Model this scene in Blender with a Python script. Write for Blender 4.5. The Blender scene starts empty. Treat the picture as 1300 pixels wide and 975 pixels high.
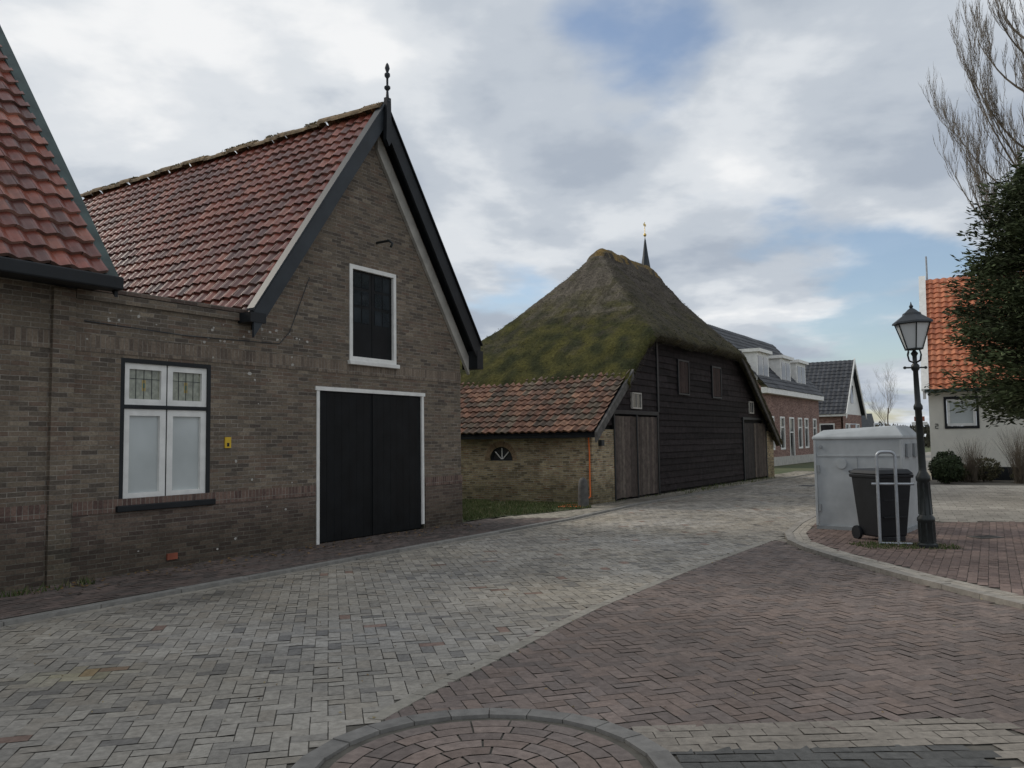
import bpy, math, random
from mathutils import Vector, Matrix, noise
from mathutils.geometry import tessellate_polygon
random.seed(7)
R = random.random
def U(a, b): return a + (b - a) * random.random()
scene = bpy.context.scene
COL = scene.collection

# ------------------------------------------------------------------ helpers
def mkobj(name, verts, faces, mat=None, parent=None, cols=None, smooth=False):
    me = bpy.data.meshes.new(name)
    me.from_pydata([tuple(v) for v in verts], [], faces)
    me.update()
    uvl = me.uv_layers.new(name="UVMap")
    vs = me.vertices
    for p in me.polygons:
        n = p.normal
        if abs(n.z) > 0.93:
            h = Vector((1, 0, 0)); w = Vector((0, 1, 0))
        else:
            h = Vector((-n.y, n.x, 0)).normalized(); w = n.cross(h)
            if w.z < 0: w = -w
        for li in p.loop_indices:
            c = vs[me.loops[li].vertex_index].co
            uvl.data[li].uv = (c.dot(h), c.dot(w))
    if cols is not None:
        ca = me.color_attributes.new("Col", 'FLOAT_COLOR', 'CORNER')
        for p, c in zip(me.polygons, cols):
            for li in p.loop_indices:
                ca.data[li].color = (c[0], c[1], c[2], 1)
    if smooth:
        me.polygons.foreach_set("use_smooth", [True] * len(me.polygons))
    if mat: me.materials.append(mat)
    ob = bpy.data.objects.new(name, me)
    COL.objects.link(ob)
    if parent: ob.parent = parent
    return ob

def empty(name, loc=(0, 0, 0), ang=0):
    e = bpy.data.objects.new(name, None)
    e.location = loc; e.rotation_euler = (0, 0, ang)
    COL.objects.link(e)
    return e

def boxgeo(x0, x1, y0, y1, z0, z1):
    v = [(x0,y0,z0),(x1,y0,z0),(x1,y1,z0),(x0,y1,z0),(x0,y0,z1),(x1,y0,z1),(x1,y1,z1),(x0,y1,z1)]
    f = [(0,3,2,1),(4,5,6,7),(0,1,5,4),(1,2,6,5),(2,3,7,6),(3,0,4,7)]
    return v, f

def bx(name, x0, x1, y0, y1, z0, z1, mat, parent=None, bev=0):
    v, f = boxgeo(x0, x1, y0, y1, z0, z1)
    o = mkobj(name, v, f, mat, parent)
    if bev:
        m = o.modifiers.new("b", 'BEVEL'); m.width = bev; m.segments = 2
    return o

class Acc:
    def __init__(s): s.v = []; s.f = []; s.c = []
    def add(s, v, f, c=(1, 1, 1)):
        b = len(s.v); s.v += [tuple(x) for x in v]
        for q in f:
            s.f.append(tuple(i + b for i in q)); s.c.append(c)
    def box(s, *a, c=(1, 1, 1)):
        v, f = boxgeo(*a); s.add(v, f, c)
    def obj(s, name, mat, parent=None, smooth=False):
        return mkobj(name, s.v, s.f, mat, parent, s.c, smooth)

def prism_xz(name, pts, y0, y1, mat, parent=None):
    n = len(pts)
    v = [(x, y0, z) for x, z in pts] + [(x, y1, z) for x, z in pts]
    f = [tuple(range(n)), tuple(range(2*n-1, n-1, -1))]
    for i in range(n):
        j = (i + 1) % n
        f.append((j, i, i + n, j + n))
    return mkobj(name, v, f, mat, parent)

def prism_yz(name, pts, x0, x1, mat, parent=None):
    n = len(pts)
    v = [(x0, y, z) for y, z in pts] + [(x1, y, z) for y, z in pts]
    f = [tuple(range(n)), tuple(range(2*n-1, n-1, -1))]
    for i in range(n):
        j = (i + 1) % n
        f.append((j, i, i + n, j + n))
    return mkobj(name, v, f, mat, parent)

def facade(name, outer, holes, mat, parent, fn, depth=0.14):
    loops = [[Vector((a, b, 0)) for a, b in l] for l in [outer] + holes]
    tris = tessellate_polygon(loops)
    flat = [p for l in [outer] + holes for p in l]
    v = [fn(a, b, 0) for a, b in flat]
    f = [tuple(t) for t in tris]
    for hl in holes:
        n = len(hl); b = len(v)
        v += [fn(a, c, 0) for a, c in hl] + [fn(a, c, depth) for a, c in hl]
        for i in range(n):
            j = (i + 1) % n
            f.append((b+i, b+j, b+n+j, b+n+i))
    return mkobj(name, v, f, mat, parent)

def rect(x0, x1, z0, z1): return [(x0, z0), (x1, z0), (x1, z1), (x0, z1)]

def lathe(name, prof, mat, parent=None, seg=20, loc=(0, 0, 0), smooth=True, rot=0):
    v = []; f = []
    for r, z in prof:
        for i in range(seg):
            a = 2 * math.pi * i / seg + rot
            v.append((loc[0] + r * math.cos(a), loc[1] + r * math.sin(a), loc[2] + z))
    for k in range(len(prof) - 1):
        for i in range(seg):
            j = (i + 1) % seg
            f.append((k*seg+i, k*seg+j, (k+1)*seg+j, (k+1)*seg+i))
    f.append(tuple(range(seg-1, -1, -1)))
    f.append(tuple(range((len(prof)-1)*seg, len(prof)*seg)))
    o = mkobj(name, v, f, mat, parent, None, smooth)
    if smooth:
        m = o.modifiers.new("e", 'EDGE_SPLIT'); m.split_angle = math.radians(40)
    return o

def tube(name, pts, r, mat, parent=None, cyclic=False, res=3):
    cu = bpy.data.curves.new(name, 'CURVE'); cu.dimensions = '3D'
    cu.bevel_depth = r; cu.bevel_resolution = res; cu.use_fill_caps = True
    sp = cu.splines.new('POLY'); sp.points.add(len(pts) - 1)
    for p, q in zip(sp.points, pts): p.co = (*q, 1)
    sp.use_cyclic_u = cyclic
    cu.materials.append(mat)
    o = bpy.data.objects.new(name, cu); COL.objects.link(o)
    if parent: o.parent = parent
    return o

# ------------------------------------------------------------------ materials
class NT:
    def __init__(s, name):
        s.m = bpy.data.materials.new(name); s.m.use_nodes = True
        s.t = s.m.node_tree; s.n = s.t.nodes; s.b = s.n["Principled BSDF"]
    def new(s, typ, **k):
        n = s.n.new(typ)
        for a, b in k.items(): setattr(n, a, b)
        return n
    def link(s, a, b): s.t.links.new(a, b)
    def ramp(s, fac, stops, interp='LINEAR'):
        r = s.new('ShaderNodeValToRGB'); r.color_ramp.interpolation = interp
        e = r.color_ramp.elements
        while len(e) < len(stops): e.new(0.5)
        for i, (p, c) in enumerate(stops):
            e[i].position = p
            e[i].color = (*c, 1) if isinstance(c, tuple) else (c, c, c, 1)
        s.link(fac, r.inputs[0]); return r.outputs[0]
    def noise(s, vec, scale, detail=4, rough=0.6):
        n = s.new('ShaderNodeTexNoise'); n.inputs['Scale'].default_value = scale
        n.inputs['Detail'].default_value = detail; n.inputs['Roughness'].default_value = rough
        if vec: s.link(vec, n.inputs['Vector'])
        return n.outputs['Fac']
    def mix(s, a, b, fac, mode='MULTIPLY'):
        m = s.new('ShaderNodeMix', data_type='RGBA', blend_type=mode)
        for sock, val in ((m.inputs[0], fac), (m.inputs[6], a), (m.inputs[7], b)):
            if isinstance(val, (int, float)): sock.default_value = val
            elif isinstance(val, tuple): sock.default_value = (*val, 1)
            else: s.link(val, sock)
        return m.outputs[2]
    def bump(s, h, strength, dist, prev=None):
        b = s.new('ShaderNodeBump'); b.inputs['Strength'].default_value = strength
        b.inputs['Distance'].default_value = dist; s.link(h, b.inputs['Height'])
        if prev: s.link(prev, b.inputs['Normal'])
        return b.outputs[0]
    def coord(s, which='Object'):
        return s.new('ShaderNodeTexCoord').outputs[which]

def mat(name, base=None, rough=0.7, var=0.25, scale=6, bump=0.3, bscale=60, bdist=0.004, attr=False, spec=0.4, metal=0, big=0.0):
    k = NT(name); c = k.coord()
    n1 = k.noise(c, scale, 3)
    lo = 1 - var; hi = 1 + var
    r = k.ramp(n1, [(0.3, lo), (0.7, hi)])
    if attr:
        a = k.new('ShaderNodeAttribute', attribute_name="Col")
        col = a.outputs['Color']
    else:
        col = base
    out = k.mix(col, r, 1.0)
    if big:
        n2 = k.noise(c, 0.55, 4, 0.65)
        r2 = k.ramp(n2, [(0.32, 1 - big), (0.68, 1 + big)])
        out = k.mix(out, r2, 1.0)
    k.link(out, k.b.inputs['Base Color'])
    k.b.inputs['Roughness'].default_value = rough
    k.b.inputs['Specular IOR Level'].default_value = spec
    k.b.inputs['Metallic'].default_value = metal
    if bump:
        nb = k.noise(c, bscale, 2)
        k.link(k.bump(nb, bump, bdist), k.b.inputs['Normal'])
    return k.m

def brick_mat(name, stops, mortar, bw=0.205, bh=0.056, ms=0.005, offset=0.5, bump=0.6, stain=0.2, dark_foot=False):
    k = NT(name); uv = k.coord('UV')
    wob = k.new('ShaderNodeTexNoise'); wob.inputs['Scale'].default_value = 3.0; wob.inputs['Detail'].default_value = 1
    k.link(uv, wob.inputs['Vector'])
    sc = k.new('ShaderNodeVectorMath', operation='SCALE'); sc.inputs['Scale'].default_value = 0.012
    k.link(wob.outputs['Color'], sc.inputs[0])
    ad = k.new('ShaderNodeVectorMath', operation='ADD'); k.link(uv, ad.inputs[0]); k.link(sc.outputs[0], ad.inputs[1])
    b = k.new('ShaderNodeTexBrick'); b.offset = offset
    k.link(ad.outputs[0], b.inputs['Vector'])
    b.inputs['Color1'].default_value = (0, 0, 0, 1); b.inputs['Color2'].default_value = (1, 1, 1, 1)
    b.inputs['Mortar'].default_value = (0.5, 0.5, 0.5, 1)
    b.inputs['Scale'].default_value = 1; b.inputs['Mortar Size'].default_value = ms
    b.inputs['Mortar Smooth'].default_value = 0.3
    b.inputs['Brick Width'].default_value = bw; b.inputs['Row Height'].default_value = bh
    bc = k.ramp(b.outputs['Color'], stops)
    n = k.noise(uv, 35, 3); bc = k.mix(bc, k.ramp(n, [(0.3, 0.75), (0.7, 1.25)]), 1.0)
    mo = k.mix(mortar, k.ramp(k.noise(uv, 7, 4), [(0.35, 0.5), (0.7, 1.25)]), 1.0)
    col = k.mix(bc, mo, b.outputs['Fac'], 'MIX')
    st = k.ramp(k.noise(uv, 0.9, 5, 0.7), [(0.3, 1 - stain), (0.68, 1 + stain * 0.8)])
    col = k.mix(col, st, 1.0)
    if dark_foot:   # darker, noise-broken band towards the foot of the wall
        sp = k.new('ShaderNodeSeparateXYZ'); k.link(uv, sp.inputs[0])
        am = k.new('ShaderNodeMath', operation='MULTIPLY_ADD'); k.link(k.noise(uv, 2.2, 4, .7), am.inputs[0]); am.inputs[1].default_value = -0.7; k.link(sp.outputs[1], am.inputs[2])
        col = k.mix(col, k.ramp(am.outputs[0], [(0.0, (0.62, 0.64, 0.60)), (0.45, (1.0, 1.0, 1.0))]), 1.0)
    k.link(col, k.b.inputs['Base Color'])
    k.b.inputs['Roughness'].default_value = 0.85
    k.b.inputs['Specular IOR Level'].default_value = 0.25
    inv = k.new('ShaderNodeMath', operation='SUBTRACT'); inv.inputs[0].default_value = 1
    k.link(b.outputs['Fac'], inv.inputs[1])
    b1 = k.bump(inv.outputs[0], bump, 0.006)
    k.link(k.bump(k.noise(uv, 60, 2), 0.4, 0.003, b1), k.b.inputs['Normal'])
    return k.m

M_brick = brick_mat("brown_brick", [(0.0, (0.095, 0.078, 0.064)), (0.3, (0.145, 0.118, 0.091)), (0.6, (0.19, 0.153, 0.113)), (0.85, (0.152, 0.108, 0.082)), (1.0, (0.245, 0.202, 0.15))], (0.275, 0.245, 0.205), dark_foot=True)
M_plinth = brick_mat("plinth_brick", [(0.0, (0.09, 0.066, 0.056)), (0.5, (0.138, 0.102, 0.082)), (1.0, (0.185, 0.138, 0.108))], (0.22, 0.195, 0.165), dark_foot=True)
M_soldier = brick_mat("soldier_brick", [(0.0, (0.115, 0.09, 0.072)), (0.5, (0.175, 0.136, 0.104)), (1.0, (0.225, 0.178, 0.135))], (0.265, 0.235, 0.195), bw=0.062, bh=0.215, offset=0)
M_soldier_red = brick_mat("soldier_brick_red", [(0.0, (0.10, 0.064, 0.055)), (0.5, (0.15, 0.098, 0.08)), (1.0, (0.195, 0.13, 0.103))], (0.265, 0.235, 0.195), bw=0.062, bh=0.215, offset=0)
M_oldbrick = brick_mat("old_yellow_brick", [(0.0, (0.15, 0.115, 0.07)), (0.35, (0.31, 0.24, 0.14)), (0.7, (0.43, 0.34, 0.20)), (1.0, (0.26, 0.16, 0.095))], (0.40, 0.36, 0.28), bw=0.19, bh=0.055, ms=0.009, stain=0.45, dark_foot=True)
M_redbrick = brick_mat("red_brick", [(0.0, (0.16, 0.08, 0.065)), (0.5, (0.25, 0.14, 0.11)), (1.0, (0.32, 0.2, 0.16))], (0.35, 0.3, 0.27))
M_black = mat("black_paint", (0.012, 0.014, 0.016), 0.5, 0.3, 3, 0.2, 25, spec=0.3)
M_blackdoor = mat("black_door_paint", (0.005, 0.006, 0.007), 0.55, 0.5, 2.5, 0.25, 18, spec=0.22)
M_bluegrey = mat("slate_paint", (0.024, 0.030, 0.036), 0.5, 0.3, 3, 0.2, 25)
M_green = mat("green_grey_paint", (0.045, 0.068, 0.063), 0.6, 0.35, 4, 0.3, 30)
M_white = mat("white_paint", (0.78, 0.77, 0.73), 0.5, 0.1, 5, 0.15, 40)
M_cream = mat("cream_soffit", (0.42, 0.40, 0.36), 0.6, 0.18, 4, 0.2, 40)
M_plaster = mat("white_plaster", (0.74, 0.71, 0.62), 0.85, 0.07, 2, 0.5, 40, 0.006)
M_curtain = mat("net_curtain_glass", (0.48, 0.51, 0.50), 0.12, 0.12, 1.2, 0, spec=0.7)
M_glassdark = mat("window_glass", (0.03, 0.035, 0.04), 0.06, 0.4, 2, 0, spec=0.9)
M_stain = mat("leaded_glass", (0.27, 0.28, 0.22), 0.15, 0.3, 14, 0.2, 30, spec=0.7)
M_tile = mat("red_roof_tiles", None, 0.36, 0.3, 5, 0.35, 50, attr=True, spec=0.6, big=0.15)
M_tileold = mat("old_roof_tiles", None, 0.8, 0.45, 6, 0.4, 40, attr=True, spec=0.3, big=0.2)
M_slate = mat("dark_roof_tiles", None, 0.5, 0.2, 5, 0.2, 40, attr=True)
M_ridge = mat("mossy_ridge_tiles", (0.20, 0.14, 0.08), 0.9, 0.6, 7, 0.6, 30, 0.02)
M_board = mat("tarred_boards", None, 0.8, 0.45, 5, 0.5, 30, 0.006, attr=True, spec=0.15)
M_plank = mat("weathered_planks", None, 0.85, 0.35, 8, 0.5, 40, 0.006, attr=True)
M_pave = mat("paving_bricks", None, 0.85, 0.2, 22, 0.5, 90, 0.004, attr=True, spec=0.25, big=0.14)
M_joint = mat("joint_sand", (0.11, 0.10, 0.083), 0.95, 0.3, 8, 0.4, 60, big=0.2)
M_kerb = mat("kerb_stone", None, 0.85, 0.2, 12, 0.4, 60, attr=True, big=0.1)
M_iron = mat("cast_iron", (0.014, 0.018, 0.018), 0.4, 0.3, 10, 0.2, 40)
M_galv = mat("galvanised_steel", (0.40, 0.42, 0.44), 0.42, 0.15, 8, 0.1, 40, metal=0.6)
M_cont = mat("grey_painted_steel", (0.40, 0.42, 0.425), 0.45, 0.12, 3, 0.15, 12, big=0.1)
M_contd = mat("grey_steel_dark", (0.25, 0.265, 0.27), 0.5, 0.12, 3, 0.1, 12)  # darker grey for the container's base frame and fittings
M_bin = mat("black_plastic", (0.013, 0.014, 0.016), 0.5, 0.2, 6, 0.15, 60, spec=0.3)
M_yellow = mat("yellow_plate", (0.65, 0.42, 0.03), 0.5, 0.1, 5, 0)
M_dyellow = mat("yellow_glass", (0.40, 0.30, 0.10), 0.2, 0.1, 5, 0)
M_dgreen = mat("green_glass", (0.12, 0.2, 0.15), 0.2, 0.1, 5, 0)
M_orange = mat("orange_plastic", (0.75, 0.16, 0.03), 0.5, 0.1, 5, 0)
M_bark = mat("bark", (0.09, 0.07, 0.055), 0.9, 0.35, 9, 0.6, 40, 0.01)
M_twig = mat("twigs", (0.17, 0.14, 0.105), 0.9, 0.25, 6, 0)
M_leaf = mat("foliage", None, 0.75, 0.2, 3, 0, attr=True, spec=0.25)
M_gold = mat("gilt", (0.6, 0.42, 0.12), 0.35, 0.1, 4, 0, metal=0.8)
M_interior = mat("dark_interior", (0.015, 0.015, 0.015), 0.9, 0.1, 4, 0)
M_terra = mat("terracotta", (0.3, 0.09, 0.05), 0.8)

# thatch
k = NT("thatch"); c = k.coord()
a = k.new('ShaderNodeAttribute', attribute_name="Col").outputs['Color']
mp = k.new('ShaderNodeMapping'); mp.inputs['Scale'].default_value = (2.5, 16, 5); k.link(c, mp.inputs[0])
n1 = k.noise(mp.outputs[0], 3.0, 4, 0.7); n2 = k.noise(c, 11, 5, 0.75)
col = k.mix(a, k.ramp(n1, [(0.3, 0.68), (0.7, 1.3)]), 1.0)
col = k.mix(col, k.ramp(n2, [(0.32, 0.5), (0.68, 1.4)]), 1.0)
k.link(col, k.b.inputs['Base Color']); k.b.inputs['Roughness'].default_value = 0.95
k.b.inputs['Specular IOR Level'].default_value = 0.1
b1 = k.bump(n1, 0.7, 0.03); k.link(k.bump(n2, 0.8, 0.04, b1), k.b.inputs['Normal'])
M_thatch = k.m

k = NT("earth_and_grass"); c = k.coord()
g = k.ramp(k.noise(c, 0.25, 8, 0.7), [(0.35, (0.05, 0.07, 0.025)), (0.55, (0.09, 0.10, 0.04)), (0.7, (0.14, 0.12, 0.08))])
k.link(g, k.b.inputs['Base Color']); k.b.inputs['Roughness'].default_value = 0.95
M_ground = k.m

# ------------------------------------------------------------------ roof tile surface
def tiles(name, O, Uv, Vv, W, L, tw, tl, colfn, mat_, parent, amp=0.03, step=0.028, ns=6, lipc=None):
    O = Vector(O); Uv = Vector(Uv).normalized(); Vv = Vector(Vv).normalized()
    N = Uv.cross(Vv)
    if N.z < 0: N = -N
    A = Acc(); nc = int(round(W / tw)); nr = int(round(L / tl)); tw = W / nc; tl = L / nr
    prof = [amp * (0.5 + 0.5 * math.cos(2 * math.pi * i / ns)) ** 0.8 for i in range(ns + 1)]
    for r in range(nr):
        for cidx in range(nc):
            col = colfn(r, cidx)
            jh = U(-0.004, 0.004); jv = U(-0.008, 0.008)
            sag = 0.025 * noise.noise(Vector((cidx * tw * .5, r * tl * .6, 3)))
            top = []; bot = []; low = []
            for i in range(ns + 1):
                u = (cidx + i / ns) * tw
                top.append(O + Uv * u + Vv * (r * tl) + N * (prof[i] - 0.004 + sag))
                bot.append(O + Uv * u + Vv * ((r + 1) * tl + 0.012 + jv) + N * (prof[i] + step + jh + sag))
                low.append(O + Uv * u + Vv * ((r + 1) * tl + 0.010 + jv) + N * (prof[i] - 0.01 + sag))
            n = ns + 1
            A.add(top + bot, [(i, i + 1, n + i + 1, n + i) for i in range(ns)], col)
            lc = col
            if lipc: 
                s_ = U(0.35, 1.15); lc = tuple(x * s_ for x in lipc)  # paler lip colour paints in glints along lower tile edges, with some lichen
            A.add(bot + low, [(i, i + 1, n + i + 1, n + i) for i in range(ns)], lc)
    return A.obj(name, mat_, parent, smooth=False)

def pal(cs, j=0.12):
    def fn(*a):
        c = random.choice(cs); s = U(1 - j, 1 + j)
        return (c[0] * s, c[1] * s, c[2] * s)
    return fn
red_pal = pal([(0.20, 0.054, 0.034), (0.235, 0.068, 0.042), (0.18, 0.048, 0.032), (0.15, 0.044, 0.031), (0.26, 0.088, 0.055), (0.12, 0.045, 0.035)], 0.18)
old_pal = pal([(0.20, 0.105, 0.07), (0.16, 0.085, 0.058), (0.12, 0.08, 0.058), (0.24, 0.135, 0.088), (0.14, 0.11, 0.08), (0.10, 0.075, 0.057), (0.18, 0.105, 0.075)], 0.18)
orange_pal = pal([(0.50, 0.17, 0.08), (0.45, 0.145, 0.07), (0.54, 0.20, 0.10)], 0.1)
slate_pal = pal([(0.045, 0.048, 0.055), (0.055, 0.058, 0.066), (0.038, 0.04, 0.046)], 0.1)

# ================================================================== BRICK HOUSE (with gable)
ANG = math.atan2(0.8438, 0.5367)
H1 = empty("brick_house", (-1.015, 16.18, 0), ANG)
F0 = lambda a, b, w: Vector((a, w, b))
XC, HW, AP, EV = -2.47, 2.76, 7.35, 3.45
SL = (AP - EV) / HW
win = rect(-7.11, -5.79, 0.88, 2.70); hatch = rect(-3.10, -1.93, 2.97, 4.58)
upper_out = [(0, -0.1), (0, AP - 0.12 - SL * 2.47), (XC, AP - 0.12), (-5.08, AP - 0.12 - SL * 2.61), (-5.12, 3.47), (-7.7, 3.47), (-7.7, -0.1), (-3.83, -0.1), (-3.83, 2.5), (-1.16, 2.5), (-1.16, -0.1)]
facade("front_wall", upper_out, [win, hatch], M_brick, H1, F0, 0.14)
mkobj("door_reveal", [(-3.83, 0, 0), (-3.83, 0.14, 0), (-3.83, 0.14, 2.5), (-3.83, 0, 2.5), (-1.16, 0, 0), (-1.16, 0.14, 0), (-1.16, 0.14, 2.5), (-1.16, 0, 2.5)],
      [(0, 1, 2, 3), (4, 5, 6, 7), (3, 2, 6, 7)], M_brick, H1)
for (a, b) in [(-7.7, -3.86), (-1.13, 0.012)]:
    bx("plinth", a, b, -0.016, 0.0 - 0.001, -0.1, 0.80, M_plinth, H1)
    bx("plinth_soldier_course", a, b, -0.022, -0.0015, 0.803, 0.96, M_soldier_red, H1)
bx("soldier_course", -7.7, 0.004, -0.010, -0.001, 2.74, 2.94, M_soldier, H1)
bx("wall_coping", -7.7, -5.2, -0.05, 0.26, 3.472, 3.53, M_plinth, H1, 0.01)
bx("corbel_course", -7.7, -4.95, -0.035, -0.001, 3.36, 3.468, M_brick, H1)
bx("flat_roof", -7.6, -5.0, 0.2, 8.8, 3.30, 3.38, M_bluegrey, H1)
bx("right_wall", -0.22, -0.003, 0.16, 9.0, 0, AP - 0.2 - SL * 2.45, M_brick, H1)
bx("left_wall", -5.0, -4.8, 0.16, 9.0, 0, 3.5, M_brick, H1)
prism_xz("back_wall", [(-5.0, 0), (0, 0), (0, 3.75), (XC, AP - 0.15), (-5.0, 3.5)], 8.85, 9.0, M_brick, H1)
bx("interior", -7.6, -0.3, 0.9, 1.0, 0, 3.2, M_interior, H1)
OH = -0.22; RL = 9.3
slen = math.hypot(HW, AP - EV)
tiles("roof_left", (XC, OH + 0.06, AP), (0, 1, 0), (-HW, 0, EV - AP), RL, slen + 0.05, 0.215, 0.235, red_pal, M_tile, H1, amp=0.035, step=0.035, lipc=(0.36, 0.22, 0.175))
tiles("roof_right", (XC, OH + 0.06, AP), (0, 1, 0), (HW, 0, EV - AP), RL, slen, 0.43, 0.5, red_pal, M_tile, H1, amp=0.035, ns=4)
mkobj("roof_sheathing", [(XC, OH+.05, AP - .05), (XC - HW, OH+.05, EV - .05), (XC - HW, 9.1, EV - .05), (XC, 9.1, AP - .05), (XC + HW, OH+.05, EV - .05), (XC + HW, 9.1, EV - .05)],
      [(0, 1, 2, 3), (0, 3, 5, 4)], M_black, H1)
A = Acc()
y = OH
while y < 9.1:
    l = 0.36; r = U(0.11, 0.14); zz = AP - 0.0 + U(-0.012, 0.02) + 0.03 * noise.noise(Vector((y * .7, 0, 0)))
    pts0 = [(XC + r * 1.1 * math.cos(t), y, zz + r * math.sin(t)) for t in [math.pi * i / 8 for i in range(9)]]
    pts1 = [(XC + (r+.012) * 1.1 * math.cos(t), y + l + .02, zz + (r+.012) * math.sin(t)) for t in [math.pi * i / 8 for i in range(9)]]
    A.add(pts0 + pts1, [(i, i + 1, 10 + i, 9 + i) for i in range(8)] + [tuple(range(9))], (1, 1, 1)); y += l
A.obj("ridge_tiles", M_ridge, H1)
A = Acc()
for _ in range(1500):
    y = U(OH, 9.1); t = random.gauss(1.9, .5); r = .13
    if noise.noise(Vector((y * 1.3, 2, 0))) < -.1: continue
    p = Vector((XC + r * 1.1 * math.cos(t), y, AP + r * math.sin(t))); s = U(.015, .04)
    d = Vector((U(-1, 1), U(-1, 1), U(-.3, .3))).normalized() * s; g = U(.6, 1.3)
    A.add([p - d, p + d, p + Vector((U(-.02, .02), U(-.02, .02), s * .9))], [(0, 1, 2)], (0.16 * g, 0.125 * g, 0.05 * g))
A.obj("ridge_moss", M_leaf, H1)
def barge(name, x0, z0, x1, z1, o0, o1, y0, y1, m, par, flare=0):
    prism_xz(name, [(x0, z0 - o0), (x1, z1 - o0 + flare), (x1, z1 - o1 + flare), (x0, z0 - o1)], y0, y1, m, par)
barge("bargeboard_left", XC, AP + 0.08, XC - HW - 0.05, EV + 0.02, -0.02, 0.36, OH - 0.04, OH, M_bluegrey, H1)
barge("bargeboard_right", XC, AP + 0.08, XC + HW + 0.05, EV + 0.02, -0.02, 0.40, OH - 0.042, OH - 0.002, M_black, H1)
barge("verge_cap_left", XC, AP + 0.1, XC - HW - 0.08, EV + 0.02, -0.06, -0.022, OH - 0.07, OH + 0.08, M_bluegrey, H1)
barge("verge_cap_right", XC, AP + 0.1, XC + HW + 0.08, EV + 0.02, -0.06, -0.022, OH - 0.072, OH + 0.10, M_black, H1)
barge("inner_board_right", XC + 0.02, AP - 0.1, XC + HW - 0.06, EV + 0.03, 0.22, 0.56, -0.06, -0.002, M_cream, H1)
barge("inner_board_left", XC - 0.02, AP - 0.1, XC - HW + 0.12, EV + 0.10, 0.14, 0.30, -0.05, -0.002, M_black, H1)
bx("barge_foot_right", XC + HW - 0.08, XC + HW + 0.12, OH - 0.05, 0.1, EV - 0.42, EV - 0.06, M_black, H1)
bx("barge_foot_left", XC - HW - 0.12, XC - HW + 0.16, OH - 0.05, 0.1, EV - 0.12, EV + 0.02, M_black, H1)
prism_xz("king_post", [(XC - 0.07, AP - 0.55), (XC, AP - 0.66), (XC + 0.07, AP - 0.55), (XC + 0.05, AP + 0.2), (XC - 0.05, AP + 0.2)], OH - 0.12, OH - 0.045, M_black, H1)
lathe("finial", [(0.05, 0), (0.03, 0.08), (0.02, 0.2), (0.055, 0.24), (0.055, 0.27), (0.02, 0.3), (0.02, 0.42), (0.05, 0.46), (0.05, 0.5), (0.02, 0.53), (0.045, 0.6), (0.03, 0.66), (0.004, 0.7)], M_bluegrey, H1, 10, (XC, OH - 0.08, AP + 0.13))
def framed(x0, x1, z0, z1, w, y0, y1, m, par, nm):
    bx(nm + "_l", x0, x0 + w, y0, y1, z0, z1, m, par); bx(nm + "_r", x1 - w, x1, y0, y1, z0, z1, m, par)
    bx(nm + "_t", x0 + w, x1 - w, y0, y1, z1 - w, z1, m, par); bx(nm + "_b", x0 + w, x1 - w, y0, y1, z0, z0 + w, m, par)
framed(-7.11, -5.79, 0.88, 2.70, 0.055, 0.0, 0.12, M_black, H1, "window_frame")
bx("window_sill", -7.16, -5.74, -0.07, 0.05, 0.80, 0.878, M_black, H1, 0.01)
xm = -6.45
bx("transom", -7.055, -5.845, 0.005, 0.1, 2.07, 2.12, M_black, H1)
for (a, b, n) in [(-7.055, xm - 0.010, "a"), (xm + 0.010, -5.845, "b")]:
    framed(a, b, 0.935, 2.07, 0.085, 0.022, 0.085, M_white, H1, "casement_" + n)
    framed(a, b, 2.12, 2.645, 0.075, 0.022, 0.085, M_white, H1, "toplight_" + n)
    bx("pane_" + n, a + 0.085, b - 0.085, 0.06, 0.07, 1.02, 1.985, M_curtain, H1)
    bx("leaded_pane_" + n, a + 0.075, b - 0.075, 0.06, 0.07, 2.195, 2.57, M_stain, H1)
    for i in (1, 2, 3):
        xx = a + 0.075 + (b - a - 0.15) * i / 4
        bx("lead", xx - 0.003, xx + 0.003, 0.054, 0.058, 2.195, 2.57, M_bluegrey, H1)
    bx("lead", a + 0.075, b - 0.075, 0.055, 0.0575, 2.45, 2.456, M_bluegrey, H1)
    xx = (a + b) / 2
    bx("coloured_glass", xx - 0.025, xx + 0.025, 0.0585, 0.0595, 2.30, 2.44, M_dyellow, H1)
    bx("coloured_glass", xx - 0.015, xx + 0.015, 0.0572, 0.0582, 2.34, 2.40, M_dgreen, H1)
bx("mullion", xm - 0.0095, xm + 0.0095, 0.030, 0.1, 0.935, 2.645, M_black, H1)
bx("door_frame_l", -3.83, -3.77, -0.015, 0.1, 0.0, 2.50, M_white, H1)
bx("door_frame_r", -1.22, -1.16, -0.015, 0.1, 0.12, 2.50, M_white, H1)
bx("door_frame_t", -3.86, -1.13, -0.025, 0.1, 2.44, 2.502, M_white, H1)
A = Acc(); x = -3.765
while x < -1.225:
    w = min(0.17, -1.225 - x); A.box(x + 0.0015, x + w - 0.0015, 0.012 + U(0, 0.002), 0.06, 0.06, 2.435); x += w
A.obj("door_planks", M_blackdoor, H1)
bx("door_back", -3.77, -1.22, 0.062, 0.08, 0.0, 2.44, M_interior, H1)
bx("door_meeting_strip", -2.53, -2.47, 0.002, 0.0118, 0.06, 2.43, M_blackdoor, H1)
framed(-3.10, -1.93, 2.97, 4.58, 0.07, -0.02, 0.1, M_white, H1, "hatch_frame")
bx("hatch_sill", -3.14, -1.89, -0.07, 0.0, 2.90, 2.968, M_white, H1, 0.008)
bx("hatch_leaf_l", -3.03, -2.52, 0.03, 0.07, 3.04, 4.51, M_blackdoor, H1)
bx("hatch_leaf_r", -2.51, -2.0, 0.03, 0.07, 3.04, 4.51, M_blackdoor, H1)
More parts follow.
